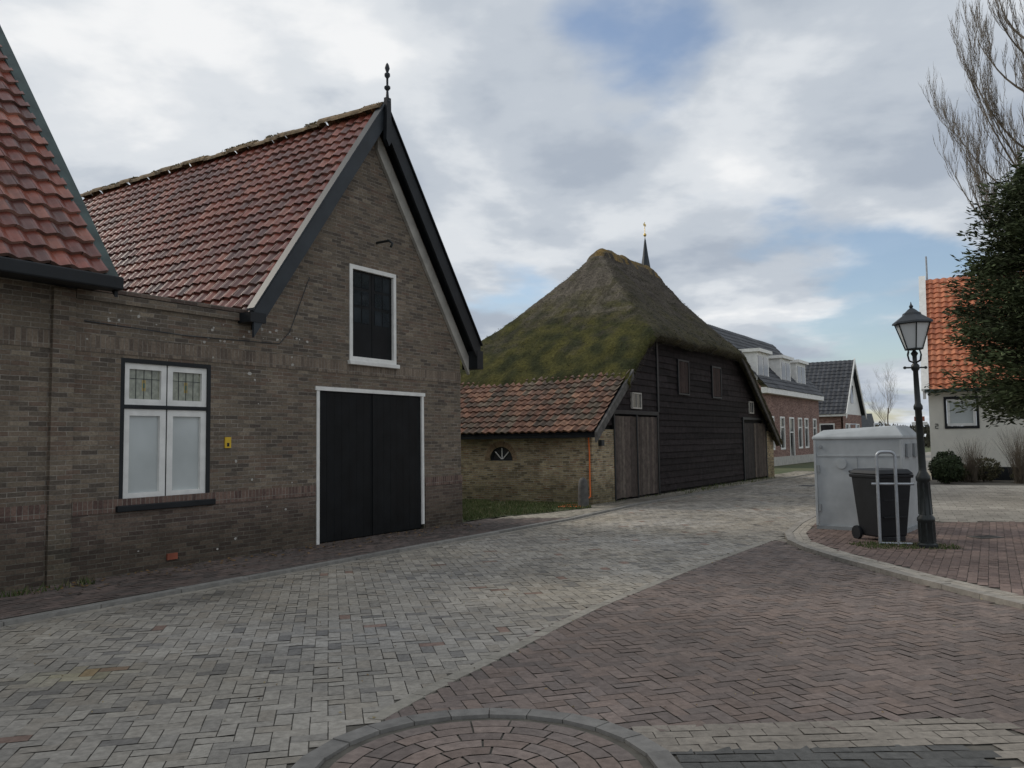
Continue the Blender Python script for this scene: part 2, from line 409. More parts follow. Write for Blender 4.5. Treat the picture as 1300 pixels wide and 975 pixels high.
for xx in (-2.96, -2.44):
    for r_, zz in enumerate((3.62, 3.92, 4.22)):
        bx("hatch_pane", xx, xx + 0.17, 0.024, 0.029, zz, zz + 0.25, M_glassdark, H1)
        bx("hatch_pane", xx + 0.2, xx + 0.37, 0.024, 0.029, zz, zz + 0.25, M_glassdark, H1)
tube("hoist_hook", [(-2.42, 0.0, 5.06), (-2.42, -0.28, 5.06), (-2.42, -0.36, 5.0), (-2.42, -0.32, 4.94)], 0.022, M_iron, H1)
bx("yellow_sign", -5.56, -5.46, -0.02, -0.004, 1.56, 1.71, M_yellow, H1)
bx("sign_symbol", -5.53, -5.49, -0.022, -0.0205, 1.58, 1.63, M_black, H1)
bx("vent_brick", -6.45, -6.3, -0.04, -0.017, 0.14, 0.22, M_terra, H1)
tube("wall_cable", [(-7.6, -0.02, 3.1), (-6.2, -0.02, 3.06), (-4.6, -0.02, 3.1), (-4.4, -0.02, 3.3), (-4.0, -0.02, 4.2)], 0.006, M_bluegrey, H1)
A = Acc()
for _ in range(60):
    x, z = U(-7.6, -3.9), random.choice([U(3.0, 3.3), U(0.1, 3.2)]); s = U(.008, .03)
    if -7.2 < x < -5.7 and .7 < z < 2.8: continue
    n_ = 6; yy = -0.024 if z < .97 else -.012 if 2.72 < z < 2.96 else -.003
    A.add([(x + s * U(.6, 1.5) * math.cos(t), yy, z + s * U(.5, 1) * math.sin(t)) for t in [6.283 * i / n_ for i in range(n_)]], [tuple(range(n_))])
A.obj("mortar_patches", M_cream, H1)

# ================================================================== LEFT HOUSE
H2 = empty("brick_house", (-1.015, 16.18, 0), ANG)
facade("front_wall", [(-16, -0.1), (-7.7, -0.1), (-7.7, 3.47), (-16, 3.47)], [rect(-12.5, -11.2, 0.88, 2.7)], M_brick, H2, F0)
framed(-12.5, -11.2, 0.88, 2.70, 0.07, 0.0, 0.12, M_white, H2, "window_frame")
bx("window_pane", -12.43, -11.27, 0.06, 0.07, 0.95, 2.63, M_glassdark, H2)
bx("pilaster", -7.98, -7.72, -0.05, -0.001, -0.1, 3.44, M_brick, H2)
bx("plinth", -16, -7.985, -0.016, -0.001, -0.1, 0.80, M_plinth, H2)
bx("plinth_soldier_course", -16, -7.985, -0.022, -0.0015, 0.803, 0.96, M_soldier_red, H2)
bx("soldier_course", -16, -7.985, -0.010, -0.001, 2.74, 2.94, M_soldier, H2)
bx("gutter", -16, -7.40, -0.5, -0.28, 3.44, 3.60, M_black, H2, 0.02)
bx("soffit", -16, -7.5, -0.3, 0.0, 3.475, 3.52, M_black, H2)
RD = 4.0; s2 = 1.31
bx("side_wall", -7.93, -7.72, 0.16, 8, 0, 3.46, M_brick, H2)
prism_yz("gable_wall", [(0.0, 3.475), (7.6, 3.475), (3.65, 3.5 + s2 * 3.75)], -7.93, -7.72, M_brick, H2)
tiles("roof_front", (-16, RD - 0.35, 3.62 + s2 * RD), (1, 0, 0), (0, -1, -s2), 8.45, RD * math.hypot(1, s2), 0.225, 0.25, red_pal, M_tile, H2, amp=0.04, step=0.04, lipc=(0.36, 0.22, 0.175), ns=8)
mkobj("roof_back", [(-16, RD - .35, 3.6 + s2 * RD), (-7.5, RD - .35, 3.6 + s2 * RD), (-7.5, 2 * RD - .35, 3.6), (-16, 2 * RD - .35, 3.6)], [(0, 1, 2, 3)], M_ridge, H2)
mkobj("roof_sheathing", [(-16, RD - .35, 3.55 + s2 * RD), (-7.52, RD - .35, 3.55 + s2 * RD), (-7.52, -.35, 3.55), (-16, -.35, 3.55)], [(0, 1, 2, 3)], M_black, H2)
prism_yz("verge_cap", [(-0.40, 3.62), (RD - 0.35, 3.76 + s2 * RD), (RD - 0.35, 3.64 + s2 * RD), (-0.40, 3.46)], -7.58, -7.41, M_green, H2)
prism_yz("verge_board", [(-0.42, 3.50), (RD - 0.35, 3.60 + s2 * RD), (RD - 0.35, 3.3 + s2 * RD), (-0.42, 3.36)], -7.47, -7.43, M_black, H2)

# ================================================================== THATCHED BARN
BANG = math.atan2(0.838, 0.545)
BN = empty("thatched_barn", (1.86, 20.1, 0), BANG)
def thz(e, t):
    ps = [3.3 + .8 * (e - 1.6), 4.78 + .907 * (t + .25), 4.78 - .7 * (e - 11.2) + 1.107 * (t + .25), 8.2 - 1.6 * (e - 12.3), 8.2 - 1.45 * (t - 3.5)]
    kk = 0.14; m = min(ps)
    z = m - kk * math.log(sum(math.exp(-(p - m) / kk) for p in ps)) + 0.06
    return z - 0.18 * math.sin(math.pi * max(0, min(1, (z - 4.2) / 3.6)))
E0, E1, T0, T1, ST = 1.35, 15.7, -0.42, 7.0, 0.085
ne = int((E1 - E0) / ST); nt = int((T1 - T0) / ST)
V = []; Fc = []; C = []
for i in range(ne + 1):
    for j in range(nt + 1):
        e = E0 + (E1 - E0) * i / ne; t = T0 + (T1 - T0) * j / nt
        z = thz(e, t)
        n = noise.noise(Vector((e * .7, t * .7, 3))) * 0.09 + noise.noise(Vector((e * 3, t * 3, 9))) * 0.025 + noise.noise(Vector((e * 9, t * 9, 1))) * 0.016
        edge = min(e - E0, t - T0, E1 - e)
        if edge < 0.25: z -= (0.25 - edge) ** 2 * 2.2
        if abs(t - 3.5) < 0.4 and 7.4 < e < 12.6: z += 0.13 * (1 + 0.8 * noise.noise(Vector((e * 2.2, 0, 5))))
        je = noise.noise(Vector((e * 5, t * 5, 20))) * 0.05
        V.append((e + je, t + (noise.noise(Vector((e * 6, t * 6, 40))) * 0.05), z + n))
for i in range(ne):
    for j in range(nt):
        a = i * (nt + 1) + j
        Fc.append((a, a + nt + 1, a + nt + 2, a + 1))
        x, y, z = V[a]
        mz = noise.noise(Vector((x * .8, y * .8, 7))) * 0.55 + noise.noise(Vector((x * 2.6, y * 2.6, 2))) * 0.5 + noise.noise(Vector((x * 7, y * 7, 4))) * 0.35
        g = max(0, min(1, 0.75 - (z - 5.2) * 0.40 + mz))
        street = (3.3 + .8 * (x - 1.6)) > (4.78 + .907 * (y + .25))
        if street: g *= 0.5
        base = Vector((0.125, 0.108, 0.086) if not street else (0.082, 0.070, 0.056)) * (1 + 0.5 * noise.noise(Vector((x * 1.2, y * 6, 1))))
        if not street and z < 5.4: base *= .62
        moss = Vector((0.086, 0.080, 0.024)).lerp(Vector((0.034, 0.038, 0.016)), max(0, min(1, 0.5 + 1.2 * noise.noise(Vector((x * 2.3, y * 2.3, 30))))))
        cc = base.lerp(moss, g)
        if abs(y - 3.5) < 0.42 and 7.3 < x < 12.6:
            cc = Vector((0.22, 0.145, 0.05)).lerp(Vector((0.13, 0.11, 0.075)), max(0, min(1, .5 + 1.2*noise.noise(Vector((x * 2.5, y * 5, 3))))))
        C.append(tuple(max(0.01, q) for q in cc))
th = mkobj("thatch_roof", V, Fc, M_thatch, BN, C, True)
sm = th.modifiers.new("s", 'SOLIDIFY'); sm.thickness = 0.27; sm.offset = -1
A = Acc()
for _ in range(6000):
    e = U(1.4, 14); t = U(-0.4, 6.9); z = thz(e, t) + U(-0.05, 0.01)
    if z < 3: continue
    s = U(0.012, 0.035); an = U(0, 6.28)
    d = Vector((math.cos(an), math.sin(an), U(-.3, .6))) * s
    p = Vector((e, t, z + 0.02)); up = Vector((U(-.3, .3), U(-.3, .3), 1)) * U(0.01, 0.032)
    g = U(.4, 1)
    c = (0.075 * g, 0.072 * g, 0.024) if R() < max(.15, .9 - (z - 4.8) * .35) else (0.11 * g, 0.09 * g, 0.07 * g)
    A.add([p - d, p + d, p + up], [(0, 1, 2)], c)
for _ in range(5200):
    if R() < .6: e = U(1.35, 15.5); t = -0.42 + U(-.01, .03)
    else: e = 1.35 + U(-.01, .03); t = U(-.4, 6.9)
    z = thz(e, t) - U(.08, .38); g = U(.5, 1.3); w = .008
    o = Vector((0, -1, -.6)) if t < -.35 else Vector((-1, 0, -.6))
    p = Vector((e, t, z)); q = p + (o + Vector((U(-.3, .3), U(-.3, .3), U(-.3, .3)))) * U(.02, .07)
    sd = Vector((w, 0, 0)) if t < -.35 else Vector((0, w, 0))
    A.add([p - sd, p + sd, q], [(0, 1, 2)], (0.10 * g, 0.08 * g, 0.055 * g))
A.obj("moss_and_straw", M_leaf, BN)

lt0 = (1.75, 3.38); lt1 = (-0.32, 1.80)
tiles("side_roof_tiles", (lt0[0], -0.32, lt0[1]), (0, 1, 0), (lt1[0] - lt0[0], 0, lt1[1] - lt0[1]), 7.3, math.hypot(lt1[0] - lt0[0], lt1[1] - lt0[1]), 0.205, 0.235, old_pal, M_tileold, BN, amp=0.045, step=0.035)
mkobj("side_roof_sheathing", [(lt0[0], -.3, lt0[1] - .05), (lt1[0], -.3, lt1[1] - .05), (lt1[0], 7, lt1[1] - .05), (lt0[0], 7, lt0[1] - .05)], [(0, 1, 2, 3)], M_black, BN)
bx("eave_board", -0.30, -0.25, -0.3, 7, 1.66, 1.77, M_black, BN)
def lf(z):
    if z <= 1.85: return 0.0
    if z <= 3.15: return (z - 1.85) / 1.3 * 1.6
    return 1.6 + (z - 3.15) / 1.45 * 2.0
def rf(z): return 15.6 if z < 1.6 else min(15.6, 11.2 + (4.74 - z) / 0.7)
FB = lambda a, b, w: Vector((a, w, b))
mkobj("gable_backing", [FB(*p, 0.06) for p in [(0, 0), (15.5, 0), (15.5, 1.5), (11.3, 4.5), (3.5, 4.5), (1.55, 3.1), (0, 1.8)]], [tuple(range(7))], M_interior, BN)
A = Acc(); z = 0.12; bh = 0.185
hols = [(5.72, 6.52, 2.98, 3.95), (8.7, 9.5, 2.98, 3.95)]
while z < 4.66:
    segs = [(lf(z + bh / 2), rf(z + bh / 2))]
    if z < 2.2: segs = [(4.08, 11.8)] + ([(lf(z+bh/2), 1.2)] if z > 1.8 else []) + ([(14.65, rf(z+bh/2))] if z > 1.85 else [])
    for a, b in segs:
        x = a
        while x < b:
            l = min(U(2.2, 4.5), b - x)
            if b - x - l < 0.3: l = b - x
            g = U(0.6, 1.35); c = (0.022 * g, 0.0175 * g, 0.018 * g)
            sag = U(-0.008, 0.008)
            A.add([(x, -0.035, z + sag), (x + l - .006, -0.035, z + sag + U(-.006, .006)), (x + l - .006, -0.008, z + bh + .012), (x, -0.008, z + bh + .012),
                   (x, 0.02, z + sag), (x + l - .006, 0.02, z + sag)], [(0, 1, 2, 3), (0, 4, 5, 1)], c)
            x += l
    z += bh
A.obj("weatherboards", M_board, BN)
def planks(nm, x0, x1, z0, z1, y0, y1, cs, w=0.16):
    A = Acc(); x = x0
    while x < x1 - 0.01:
        l = min(w * U(.85, 1.15), x1 - x); g = U(0.65, 1.3); c = random.choice(cs)
        A.box(x, x + l - 0.008, y0 + U(-.004, .004), y1, z0 + U(0, .03), z1 - U(0, .02), c=tuple(q * g for q in c)); x += l
    return A.obj(nm, M_plank, BN)
brn = [(0.085, 0.066, 0.055), (0.065, 0.05, 0.043), (0.105, 0.085, 0.07)]
planks("barn_door_a", 1.27, 2.62, 0.08, 2.22, -0.045, 0.0, brn)
planks("barn_door_b", 2.66, 4.02, 0.08, 2.22, -0.05, 0.0, brn)
dk = [(0.035, 0.028, 0.026), (0.028, 0.024, 0.023)]
planks("far_door_a", 11.85, 13.1, 0.1, 2.15, -0.045, 0.0, dk)
planks("far_door_b", 13.15, 14.6, 0.1, 2.15, -0.05, 0.0, brn)
for a, b in [(1.22, 1.29), (2.6, 2.67), (4.01, 4.09), (11.78, 11.86), (14.58, 14.66)]:
    bx("door_post", a, b, -0.07, 0.02, 0.02, 2.26, M_black, BN)
bx("door_lintel", 1.2, 4.1, -0.075, 0.02, 2.265, 2.37, M_black, BN)
bx("door_lintel", 11.76, 14.68, -0.075, 0.02, 2.265, 2.35, M_black, BN)
for (x0, x1, z0, z1) in hols:
    planks("hay_hatch", x0, x1, z0, z1, -0.06, -0.03, [(0.04, 0.024, 0.02)])
    framed(x0 - 0.05, x1 + 0.05, z0 - 0.05, z1 + 0.05, 0.05, -0.075, -0.01, M_black, BN, "hatch_frame")
for (x0, x1, z0, z1) in [(2.35, 2.95, 2.42, 2.86), (12.6, 13.1, 2.5, 2.95)]:
    framed(x0, x1, z0, z1, 0.04, -0.08, -0.02, M_cream, BN, "small_window_frame")
    bx("small_window_pane", x0 + .04, x1 - .04, -0.055, -0.045, z0 + .04, z1 - .04, M_glassdark, BN)
    bx("small_window_bar", (x0 + x1) / 2 - .012, (x0 + x1) / 2 + .012, -0.07, -0.056, z0 + .04, z1 - .04, M_cream, BN)
bx("corner_post", 4.09, 4.2, -0.06, 0.02, 2.37, 4.4, M_black, BN)
bx("corner_pier", -0.002, 1.21, -0.055, 0.12, -0.05, 1.86, M_oldbrick, BN)
bx("far_pier", 14.67, 15.6, -0.055, 0.12, -0.05, 1.86, M_oldbrick, BN)
def cutbarge(nm, x0, z0, x1, z1, th_, y0, y1, m): prism_xz(nm, [(x0, z0), (x1, z1), (x1, z1 - th_), (x0, z0 - th_)], y0, y1, m, BN)
M_gplank = mat("grey_plank", (0.10, 0.095, 0.088), 0.85, 0.35, 7, 0.4, 40)
cutbarge("verge_plank", -0.38, 1.79, 1.78, 3.42, 0.24, -0.40, -0.34, M_gplank)
cutbarge("verge_plank", 10.9, 4.68, 15.6, 1.44, 0.22, -0.36, -0.31, M_gplank)
cutbarge("eave_plank", 3.3, 4.58, 11.0, 4.56, 0.16, -0.12, -0.06, M_black)
cutbarge("verge_plank_upper", 1.6, 3.2, 3.5, 4.62, 0.18, -0.16, -0.10, M_black)
lun = [(2.59 + 0.36 * math.cos(t), 1.10 + 0.36 * math.sin(t)) for t in [math.pi * i / 14 for i in range(15)]]
FS = lambda a, b, w: Vector((w, a, b))
facade("side_wall", [(-0.05, -0.05), (7, -0.05), (7, 1.80), (-0.05, 1.80)], [lun], M_oldbrick, BN, FS, 0.12)
A = Acc()
for i in range(15):
    t0 = math.pi * (i + .06) / 15; t1 = math.pi * (i + .94) / 15; g = U(.7, 1.2)
    q = [(-.012, 2.59 + r * math.cos(t), 1.10 + r * math.sin(t)) for r, t in [(.365, t0), (.50, t0), (.50, t1), (.365, t1)]]
    A.add(q, [(0, 1, 2, 3)], (0.26 * g, 0.18 * g, 0.11 * g))
A.obj("lunette_arch_bricks", M_plank, BN)
tube("lunette_frame", [(0.05, 2.59 + 0.33 * math.cos(t), 1.12 + 0.33 * math.sin(t)) for t in [math.pi * i / 14 for i in range(15)]], 0.03, M_black, BN, True)
for an in (45, 90, 135):
    tt = math.radians(an); tube("lunette_bar", [(0.05, 2.59, 1.12), (0.05, 2.59 + .33 * math.cos(tt), 1.12 + .33 * math.sin(tt))], 0.014, M_white, BN)
mkobj("lunette_glass", [(0.075, a, b) for a, b in lun], [tuple(range(15))], M_glassdark, BN)
bx("right_wall", 15.4, 15.58, 0.13, 6.9, 0, 1.8, M_oldbrick, BN); bx("back_wall", 0, 15.5, 6.85, 7.0, 0, 3.0, M_oldbrick, BN)
bx("wall_lamp", 0.35, 0.5, -0.15, -0.057, 1.45, 1.6, M_bluegrey, BN)
tube("garden_hose", [(-0.06, 0.0, 1.75), (-0.07, -0.03, 1.2), (-0.06, -0.02, 0.6), (-0.1, -0.05, 0.25), (-0.3, 0.1, 0.07), (-0.7, 0.3, 0.07), (-1.2, 0.2, 0.07), (-0.9, -0.2, 0.07), (-0.4, -0.15, 0.07)], 0.017, M_orange, BN)
lathe("stone_bollard", [(0.13, 0), (0.12, 0.5), (0.1, 0.66), (0.05, 0.72), (0.0, 0.74)], M_gplank, None, 12, (1.62, 19.35, 0))

# ================================================================== CHURCH
CH = empty("church", (13.25, 80, 0), BANG)
bx("nave", -4, 4, -3, 9, 0, 9, M_redbrick, CH)
prism_xz("nave_roof", [(-4.3, 8.9), (4.3, 8.9), (0, 13.4)], -3.2, 9.2, M_bluegrey, CH)
bx("turret", -0.55, 0.55, -0.55, 0.55, 12.0, 17.6, M_cream, CH)
lathe("spire", [(0.75, 17.6), (0.5, 18.3), (0.28, 19.6), (0.1, 21.0), (0.03, 21.3)], M_bluegrey, CH, 8, (0, 0, 0), False)
lathe("spire_ball", [(0.02, 21.2), (0.03, 21.4), (0.15, 21.55), (0.15, 21.65), (0.03, 21.8), (0.03, 22.9)], M_gold, CH, 10, (0, 0, 0))
bx("weathercock", -0.25, 0.25, -0.03, 0.03, 22.5, 22.7, M_gold, CH)

# ================================================================== HOUSE A (dormers)
HA = empty("dormer_house", (13.5, 44.7, 0), BANG)
wins = [rect(a, a + 1.0, 0.9, 2.8) for a in (1.2, 3.4, 7.4, 9.0, 11.2)] + [rect(5.4, 6.5, 0.05, 2.8)]
facade("front_wall", [(0, 0), (13, 0), (13, 4.2), (0, 4.2)], wins, M_redbrick, HA, F0, 0.12)
for w in wins:
    x0, x1, z0, z1 = w[0][0], w[1][0], w[0][1], w[2][1]
    framed(x0, x1, z0, z1, 0.1, -0.02, 0.1, M_white, HA, "window_frame")
    bx("window_pane", x0 + .1, x1 - .1, 0.05, 0.06, z0 + .1, z1 - .1, M_glassdark, HA)
    bx("window_bar", x0 + .1, x1 - .1, 0.02, 0.05, z0 + (z1 - z0) * .66, z0 + (z1 - z0) * .66 + .07, M_white, HA)
bx("plinth", 0, 13.02, -0.03, -0.001, 0, 0.5, M_cream, HA)
bx("cornice", -0.1, 13.1, -0.35, -0.001, 4.0, 4.32, M_white, HA, 0.02)
tiles("roof_front", (-0.2, 3.0, 8.05), (1, 0, 0), (0, -3.35, -3.75), 13.4, math.hypot(3.35, 3.75), 0.3, 0.35, slate_pal, M_slate, HA, amp=0.04, ns=4)
mkobj("roof_back", [(-0.2, 3, 8.05), (13.2, 3, 8.05), (13.2, 6.3, 4.3), (-0.2, 6.3, 4.3)], [(0, 1, 2, 3)], M_bluegrey, HA)
for x in (0.0, 12.9):
    prism_yz("gable", [(0.001, 0), (6, 0), (6, 4.2), (3, 7.9), (0.001, 4.35)], x, x + 0.12, M_redbrick, HA)
for x in (0.2, 4.9, 8.6):
    bx("dormer_body", x, x + 2.2, 0.25, 2.2, 4.75, 6.3, M_white, HA)
    bx("dormer_roof", x - 0.15, x + 2.35, 0.05, 2.5, 6.3, 6.48, M_white, HA)
    for q in (0.18, 1.18):
        bx("dormer_pane", x + q, x + q + .84, 0.235, 0.249, 5.05, 6.1, M_glassdark, HA)

# ================================================================== HOUSE B (white gable)
HB = empty("gable_house", (26.7, 65, 0), BANG)
prism_xz("gable_wall", [(-3.6, 3.3), (3.6, 3.3), (0, 7.4)], 0, 0.2, M_white, HB)
facade("front_wall", [(-3.6, 0), (3.6, 0), (3.6, 3.298), (-3.6, 3.298)], [rect(-2.8, -1.6, 0.9, 2.6), rect(1.4, 2.6, 0.9, 2.6)], M_redbrick, HB, F0)
for a in (-2.8, 1.4):
    framed(a, a + 1.2, 0.9, 2.6, 0.1, -0.02, 0.1, M_white, HB, "window_frame"); bx("pane", a + .1, a + 1.1, 0.05, 0.06, 1, 2.5, M_glassdark, HB)
bx("gable_window", -0.5, 0.5, -0.03, -0.001, 4.2, 5.6, M_glassdark, HB)
bx("side_wall", -3.6, -3.4, 0.15, 10, 0, 3.3, M_redbrick, HB)
bx("side_wall_far", 3.4, 3.6, 0.15, 10, 0, 3.3, M_redbrick, HB)
for a in (0.6, 2.4, 4.5, 7):
    bx("side_window", -3.64, -3.601, a, a + 1.1, 0.9, 2.6, M_white, HB); bx("side_pane", -3.66, -3.641, a + .1, a + 1.0, 1.0, 2.5, M_glassdark, HB)
tiles("roof_near", (0, -0.3, 7.6), (0, 1, 0), (-3.9, 0, -4.3), 10.5, math.hypot(3.9, 4.3), 0.35, 0.4, slate_pal, M_slate, HB, amp=0.04, ns=4)
mkobj("roof_far", [(0, -.3, 7.6), (0, 10.2, 7.6), (3.9, 10.2, 3.3), (3.9, -.3, 3.3)], [(0, 1, 2, 3)], M_bluegrey, HB)
bx("eave_trim", -3.85, -3.62, -0.28, 10.2, 3.12, 3.28, M_white, HB)
barge("barge_l", 0, 7.75, -3.95, 3.35, 0, 0.4, -0.36, -0.3, M_white, HB); barge("barge_r", 0, 7.75, 3.95, 3.35, 0, 0.4, -0.362, -0.302, M_white, HB)

# ================================================================== WHITE HOUSE
HWt = empty("white_cottage", (14.65, 29.1, 0), math.atan2(-0.464, 0.886))
wh = [rect(0.5, 1.5, 1.85, 2.9), rect(4.2, 5.4, 1.2, 2.7)]
facade("front_wall", [(0, 0), (9, 0), (9, 3.15), (0, 3.15)], wh, M_plaster, HWt, F0, 0.12)
for w in wh:
    x0, x1, z0, z1 = w[0][0], w[1][0], w[0][1], w[2][1]
    framed(x0 - .03, x1 + .03, z0 - .03, z1 + .03, 0.08, -0.03, 0.08, M_black, HWt, "window_surround")
    framed(x0 + .06, x1 - .06, z0 + .06, z1 - .06, 0.09, -0.005, 0.07, M_white, HWt, "window_frame")
    bx("window_pane", x0 + .13, x1 - .13, 0.04, 0.05, z0 + .13, z1 - .13, M_curtain, HWt)
bx("plinth", -0.02, 9, -0.03, -0.001, 0, 0.5, M_black, HWt)
bx("side_wall", 0.002, 0.2, 0.13, 7.8, 0, 3.15, M_plaster, HWt)
prism_yz("gable", [(0.0, 3.152), (7.8, 3.152), (3.9, 7.5)], 0.002, 0.2, M_plaster, HWt)
tiles("roof_front", (-0.05, 3.9, 7.75), (1, 0, 0), (0, -4.15, -4.6), 9.2, math.hypot(4.15, 4.6), 0.24, 0.3, orange_pal, mat("orange_roof_tiles", None, 0.6, 0.2, 5, 0.2, 40, attr=True), HWt, amp=0.045, step=0.04)
mkobj("roof_back", [(-.05, 3.9, 7.75), (9.2, 3.9, 7.75), (9.2, 8, 3.1), (-.05, 8, 3.1)], [(0, 1, 2, 3)], M_ridge, HWt)
bx("gutter", -0.1, 9.1, -0.38, -0.24, 3.08, 3.2, M_green, HWt, 0.02)
bx("eave_soffit", -0.05, 9.05, -0.26, -0.001, 3.1, 3.149, M_white, HWt)
prism_yz("verge_board", [(-0.3, 3.12), (3.9, 7.84), (3.9, 7.55), (-0.3, 2.86)], -0.16, -0.06, M_white, HWt)
prism_yz("verge_cap", [(-0.32, 3.22), (3.9, 7.93), (3.9, 7.86), (-0.32, 3.14)], -0.2, 0.04, M_white, HWt)
tube("flue_pipe", [(0.1, 3.9, 7.7), (0.1, 3.9, 8.7)], 0.035, M_galv, HWt)
for (x0, x1, z0, z1) in [(0.17, 0.27, 1.98, 2.0), (0.17, 0.27, 1.83, 1.85), (0.25, 0.27, 1.92, 2.0), (0.17, 0.27, 1.91, 1.93), (0.17, 0.19, 1.85, 1.92)]:
    bx("house_number", x0, x1, -0.02, -0.001, z0, z1, M_black, HWt)

# ================================================================== GROUND AND PAVING
mkobj("ground", [(-500, -200, -0.04), (500, -200, -0.04), (500, 800, -0.04), (-500, 800, -0.04)], [(0, 1, 2, 3)], M_ground)
def sheet(name, pts, z, m): return mkobj(name, [(x, y, z) for x, y in pts], [tuple(range(len(pts)))], m)
def inpoly(x, y, P):
    c = False; n = len(P); j = n - 1
    for i in range(n):
        xi, yi = P[i]; xj, yj = P[j]
        if (yi > y) != (yj > y) and x < (xj - xi) * (y - yi) / (yj - yi) + xi: c = not c
        j = i
    return c
def pave(name, P, ang, L, W, z, palf, gap=0.004, excl=None, herring=True, jit=0.0018):
    ca, sa = math.cos(ang), math.sin(ang)
    rx = [(x * ca + y * sa) for x, y in P]; ry = [(-x * sa + y * ca) for x, y in P]
    a0, a1 = int(min(rx) / W) - 2, int(max(rx) / W) + 2; b0, b1 = int(min(ry) / W) - 2, int(max(ry) / W) + 2
    A = Acc()
    def put(x0, y0, x1, y1):
        cx, cy = (x0 + x1) / 2, (y0 + y1) / 2
        wx, wy = cx * ca - cy * sa, cx * sa + cy * ca
        if not inpoly(wx, wy, P): return
        if excl and excl(wx, wy): return
        g = gap * U(.4, 1.0)
        tx, ty, tz = U(-jit, jit), U(-jit, jit), U(0, jit)
        q = []
        for sx, sy in ((x0 + g, y0 + g), (x1 - g, y0 + g), (x1 - g, y1 - g), (x0 + g, y1 - g)):
            zz = z + tz + (tx if sx > cx else -tx) + (ty if sy > cy else -ty)
            q.append((sx * ca - sy * sa + U(-.0015, .0015), sx * sa + sy * ca + U(-.0015, .0015), zz))
        A.add(q, [(0, 1, 2, 3)], palf(wx, wy))
    if herring:
        for a in range(a0, a1):
            for b in range(b0, b1):
                c = (a - b) % 4
                if c == 0: put(a * W, b * W, (a + 2) * W, (b + 1) * W)
                elif c == 3: put(a * W, b * W, (a + 1) * W, (b + 2) * W)
    else:
        for b in range(b0, b1):
            off = (b % 2) * L / 2
            for a in range(int(min(rx) / L) - 2, int(max(rx) / L) + 2):
                put(a * L + off, b * W, (a + 1) * L + off, (b + 1) * W)
    return A.obj(name, M_pave)

edgeL = [(4.05, 13.1), (3.05, 11.6), (2.07, 10.15), (1.4, 9.05), (0.80, 8.09), (0.33, 7.2), (-0.09, 6.36), (-0.36, 5.85), (-0.62, 5.35), (-0.82, 4.9)]
CC = (-0.16, 4.08); CR = 0.93
arcTop = [(CC[0] + CR * math.cos(t), CC[1] + CR * math.sin(t)) for t in [math.radians(130 - i * 12) for i in range(9)]]
kerbR = [(5.2, 4.0), (4.95, 6.0), (4.62, 7.65), (4.32, 9.23), (4.14, 10.8), (4.08, 11.8), (4.13, 12.63), (4.4, 13.6), (5.1, 15.1), (6.1, 16.9), (9, 22.2), (14.2, 30.5), (20, 40), (30, 57)]
kerbL = [(-14.2, -7.4), (-9.5, 0), (-4.64, 7.58), (-2.21, 11.47), (1.15, 16.8), (3.0, 20.3), (6.9, 26.4), (11.0, 32.8), (14.2, 38), (24.3, 54)]
roadP = kerbL[1:9] + [(18.6, 38)] + [kerbR[i] for i in (11, 10, 9, 8, 7, 6)] + edgeL + [(-1.1, 4.3), (-1.2, 3), (-1.5, 0)]
brownP = edgeL + arcTop + [(0.62, 4.62), (2.62, 4.76), (2.75, 4.3), (2.75, 1.5), (5.3, 1.5)] + kerbR[0:7]
base = kerbL + [(60, 110), (60, 20), (40, -8)]
sheet("road_bed", base, 0.0, M_joint)

def lum(wx, wy, s=0.35): return 1 + s * noise.noise(Vector((wx * .3, wy * .3, 0))) + 0.12 * noise.noise(Vector((wx * 1.1, wy * 1.1, 5)))
def spot(wx, wy, cx, cy, r, ang=0.0, asp=1.0):
    dx, dy = wx - cx, wy - cy; ca, sa = math.cos(ang), math.sin(ang)
    u, v = (dx * ca + dy * sa) / (r * asp), (-dx * sa + dy * ca) / r
    return math.exp(-(u * u + v * v)) * (.8 + .5 * noise.noise(Vector((wx * 2.5, wy * 2.5, 2))))
def roadcol(wx, wy):
    c = random.choice([(0.315, 0.285, 0.24), (0.33, 0.30, 0.255), (0.285, 0.26, 0.222), (0.295, 0.262, 0.216), (0.27, 0.248, 0.215), (0.345, 0.315, 0.268)])
    g = U(.92, 1.08) * lum(wx, wy, .32)
    q = R()
    if q < 0.012: c = (0.24, 0.165, 0.13)
    elif q < 0.05: c = (0.20, 0.185, 0.165)
    d = spot(wx, wy, -3.35, 8.75, .28, ANG, 3.0) * .5 + spot(wx, wy, -2.2, 6.0, .5, ANG, 2.5) * .12   # damp gutter stain
    g *= max(.45, 1 - d)
    if wy < 9: g *= .84 + .16 * max(0, (wy - 3) / 6)     # paving tone darkens gradually towards the near end
    s = min(1, spot(wx, wy, -3.1, 5.9, .16, 0.3, 1.8))    # spilled sand
    ch = noise.noise(Vector((wx * .5, wy * .5, 12)))
    return (c[0] * g * (1 + .04 * ch) + .10 * s, c[1] * g + .085 * s, c[2] * g * (1 - .08 * ch) + .01 * s)
def browncol(wx, wy):
    c = random.choice([(0.165, 0.130, 0.113), (0.152, 0.122, 0.108), (0.178, 0.14, 0.121), (0.145, 0.119, 0.106), (0.17, 0.13, 0.11)])
    g = U(.88, 1.12) * lum(wx, wy, .28)
    return (c[0] * g, c[1] * g, c[2] * g)
def darkcol(wx, wy):
    g = U(.85, 1.15); return (0.10 * g, 0.098 * g, 0.092 * g)
def redcol(wx, wy):
    c = random.choice([(0.18, 0.128, 0.108), (0.16, 0.116, 0.10), (0.20, 0.145, 0.122)]); g = U(.88, 1.12) * lum(wx, wy, .3)
    return (c[0] * g, c[1] * g, c[2] * g)
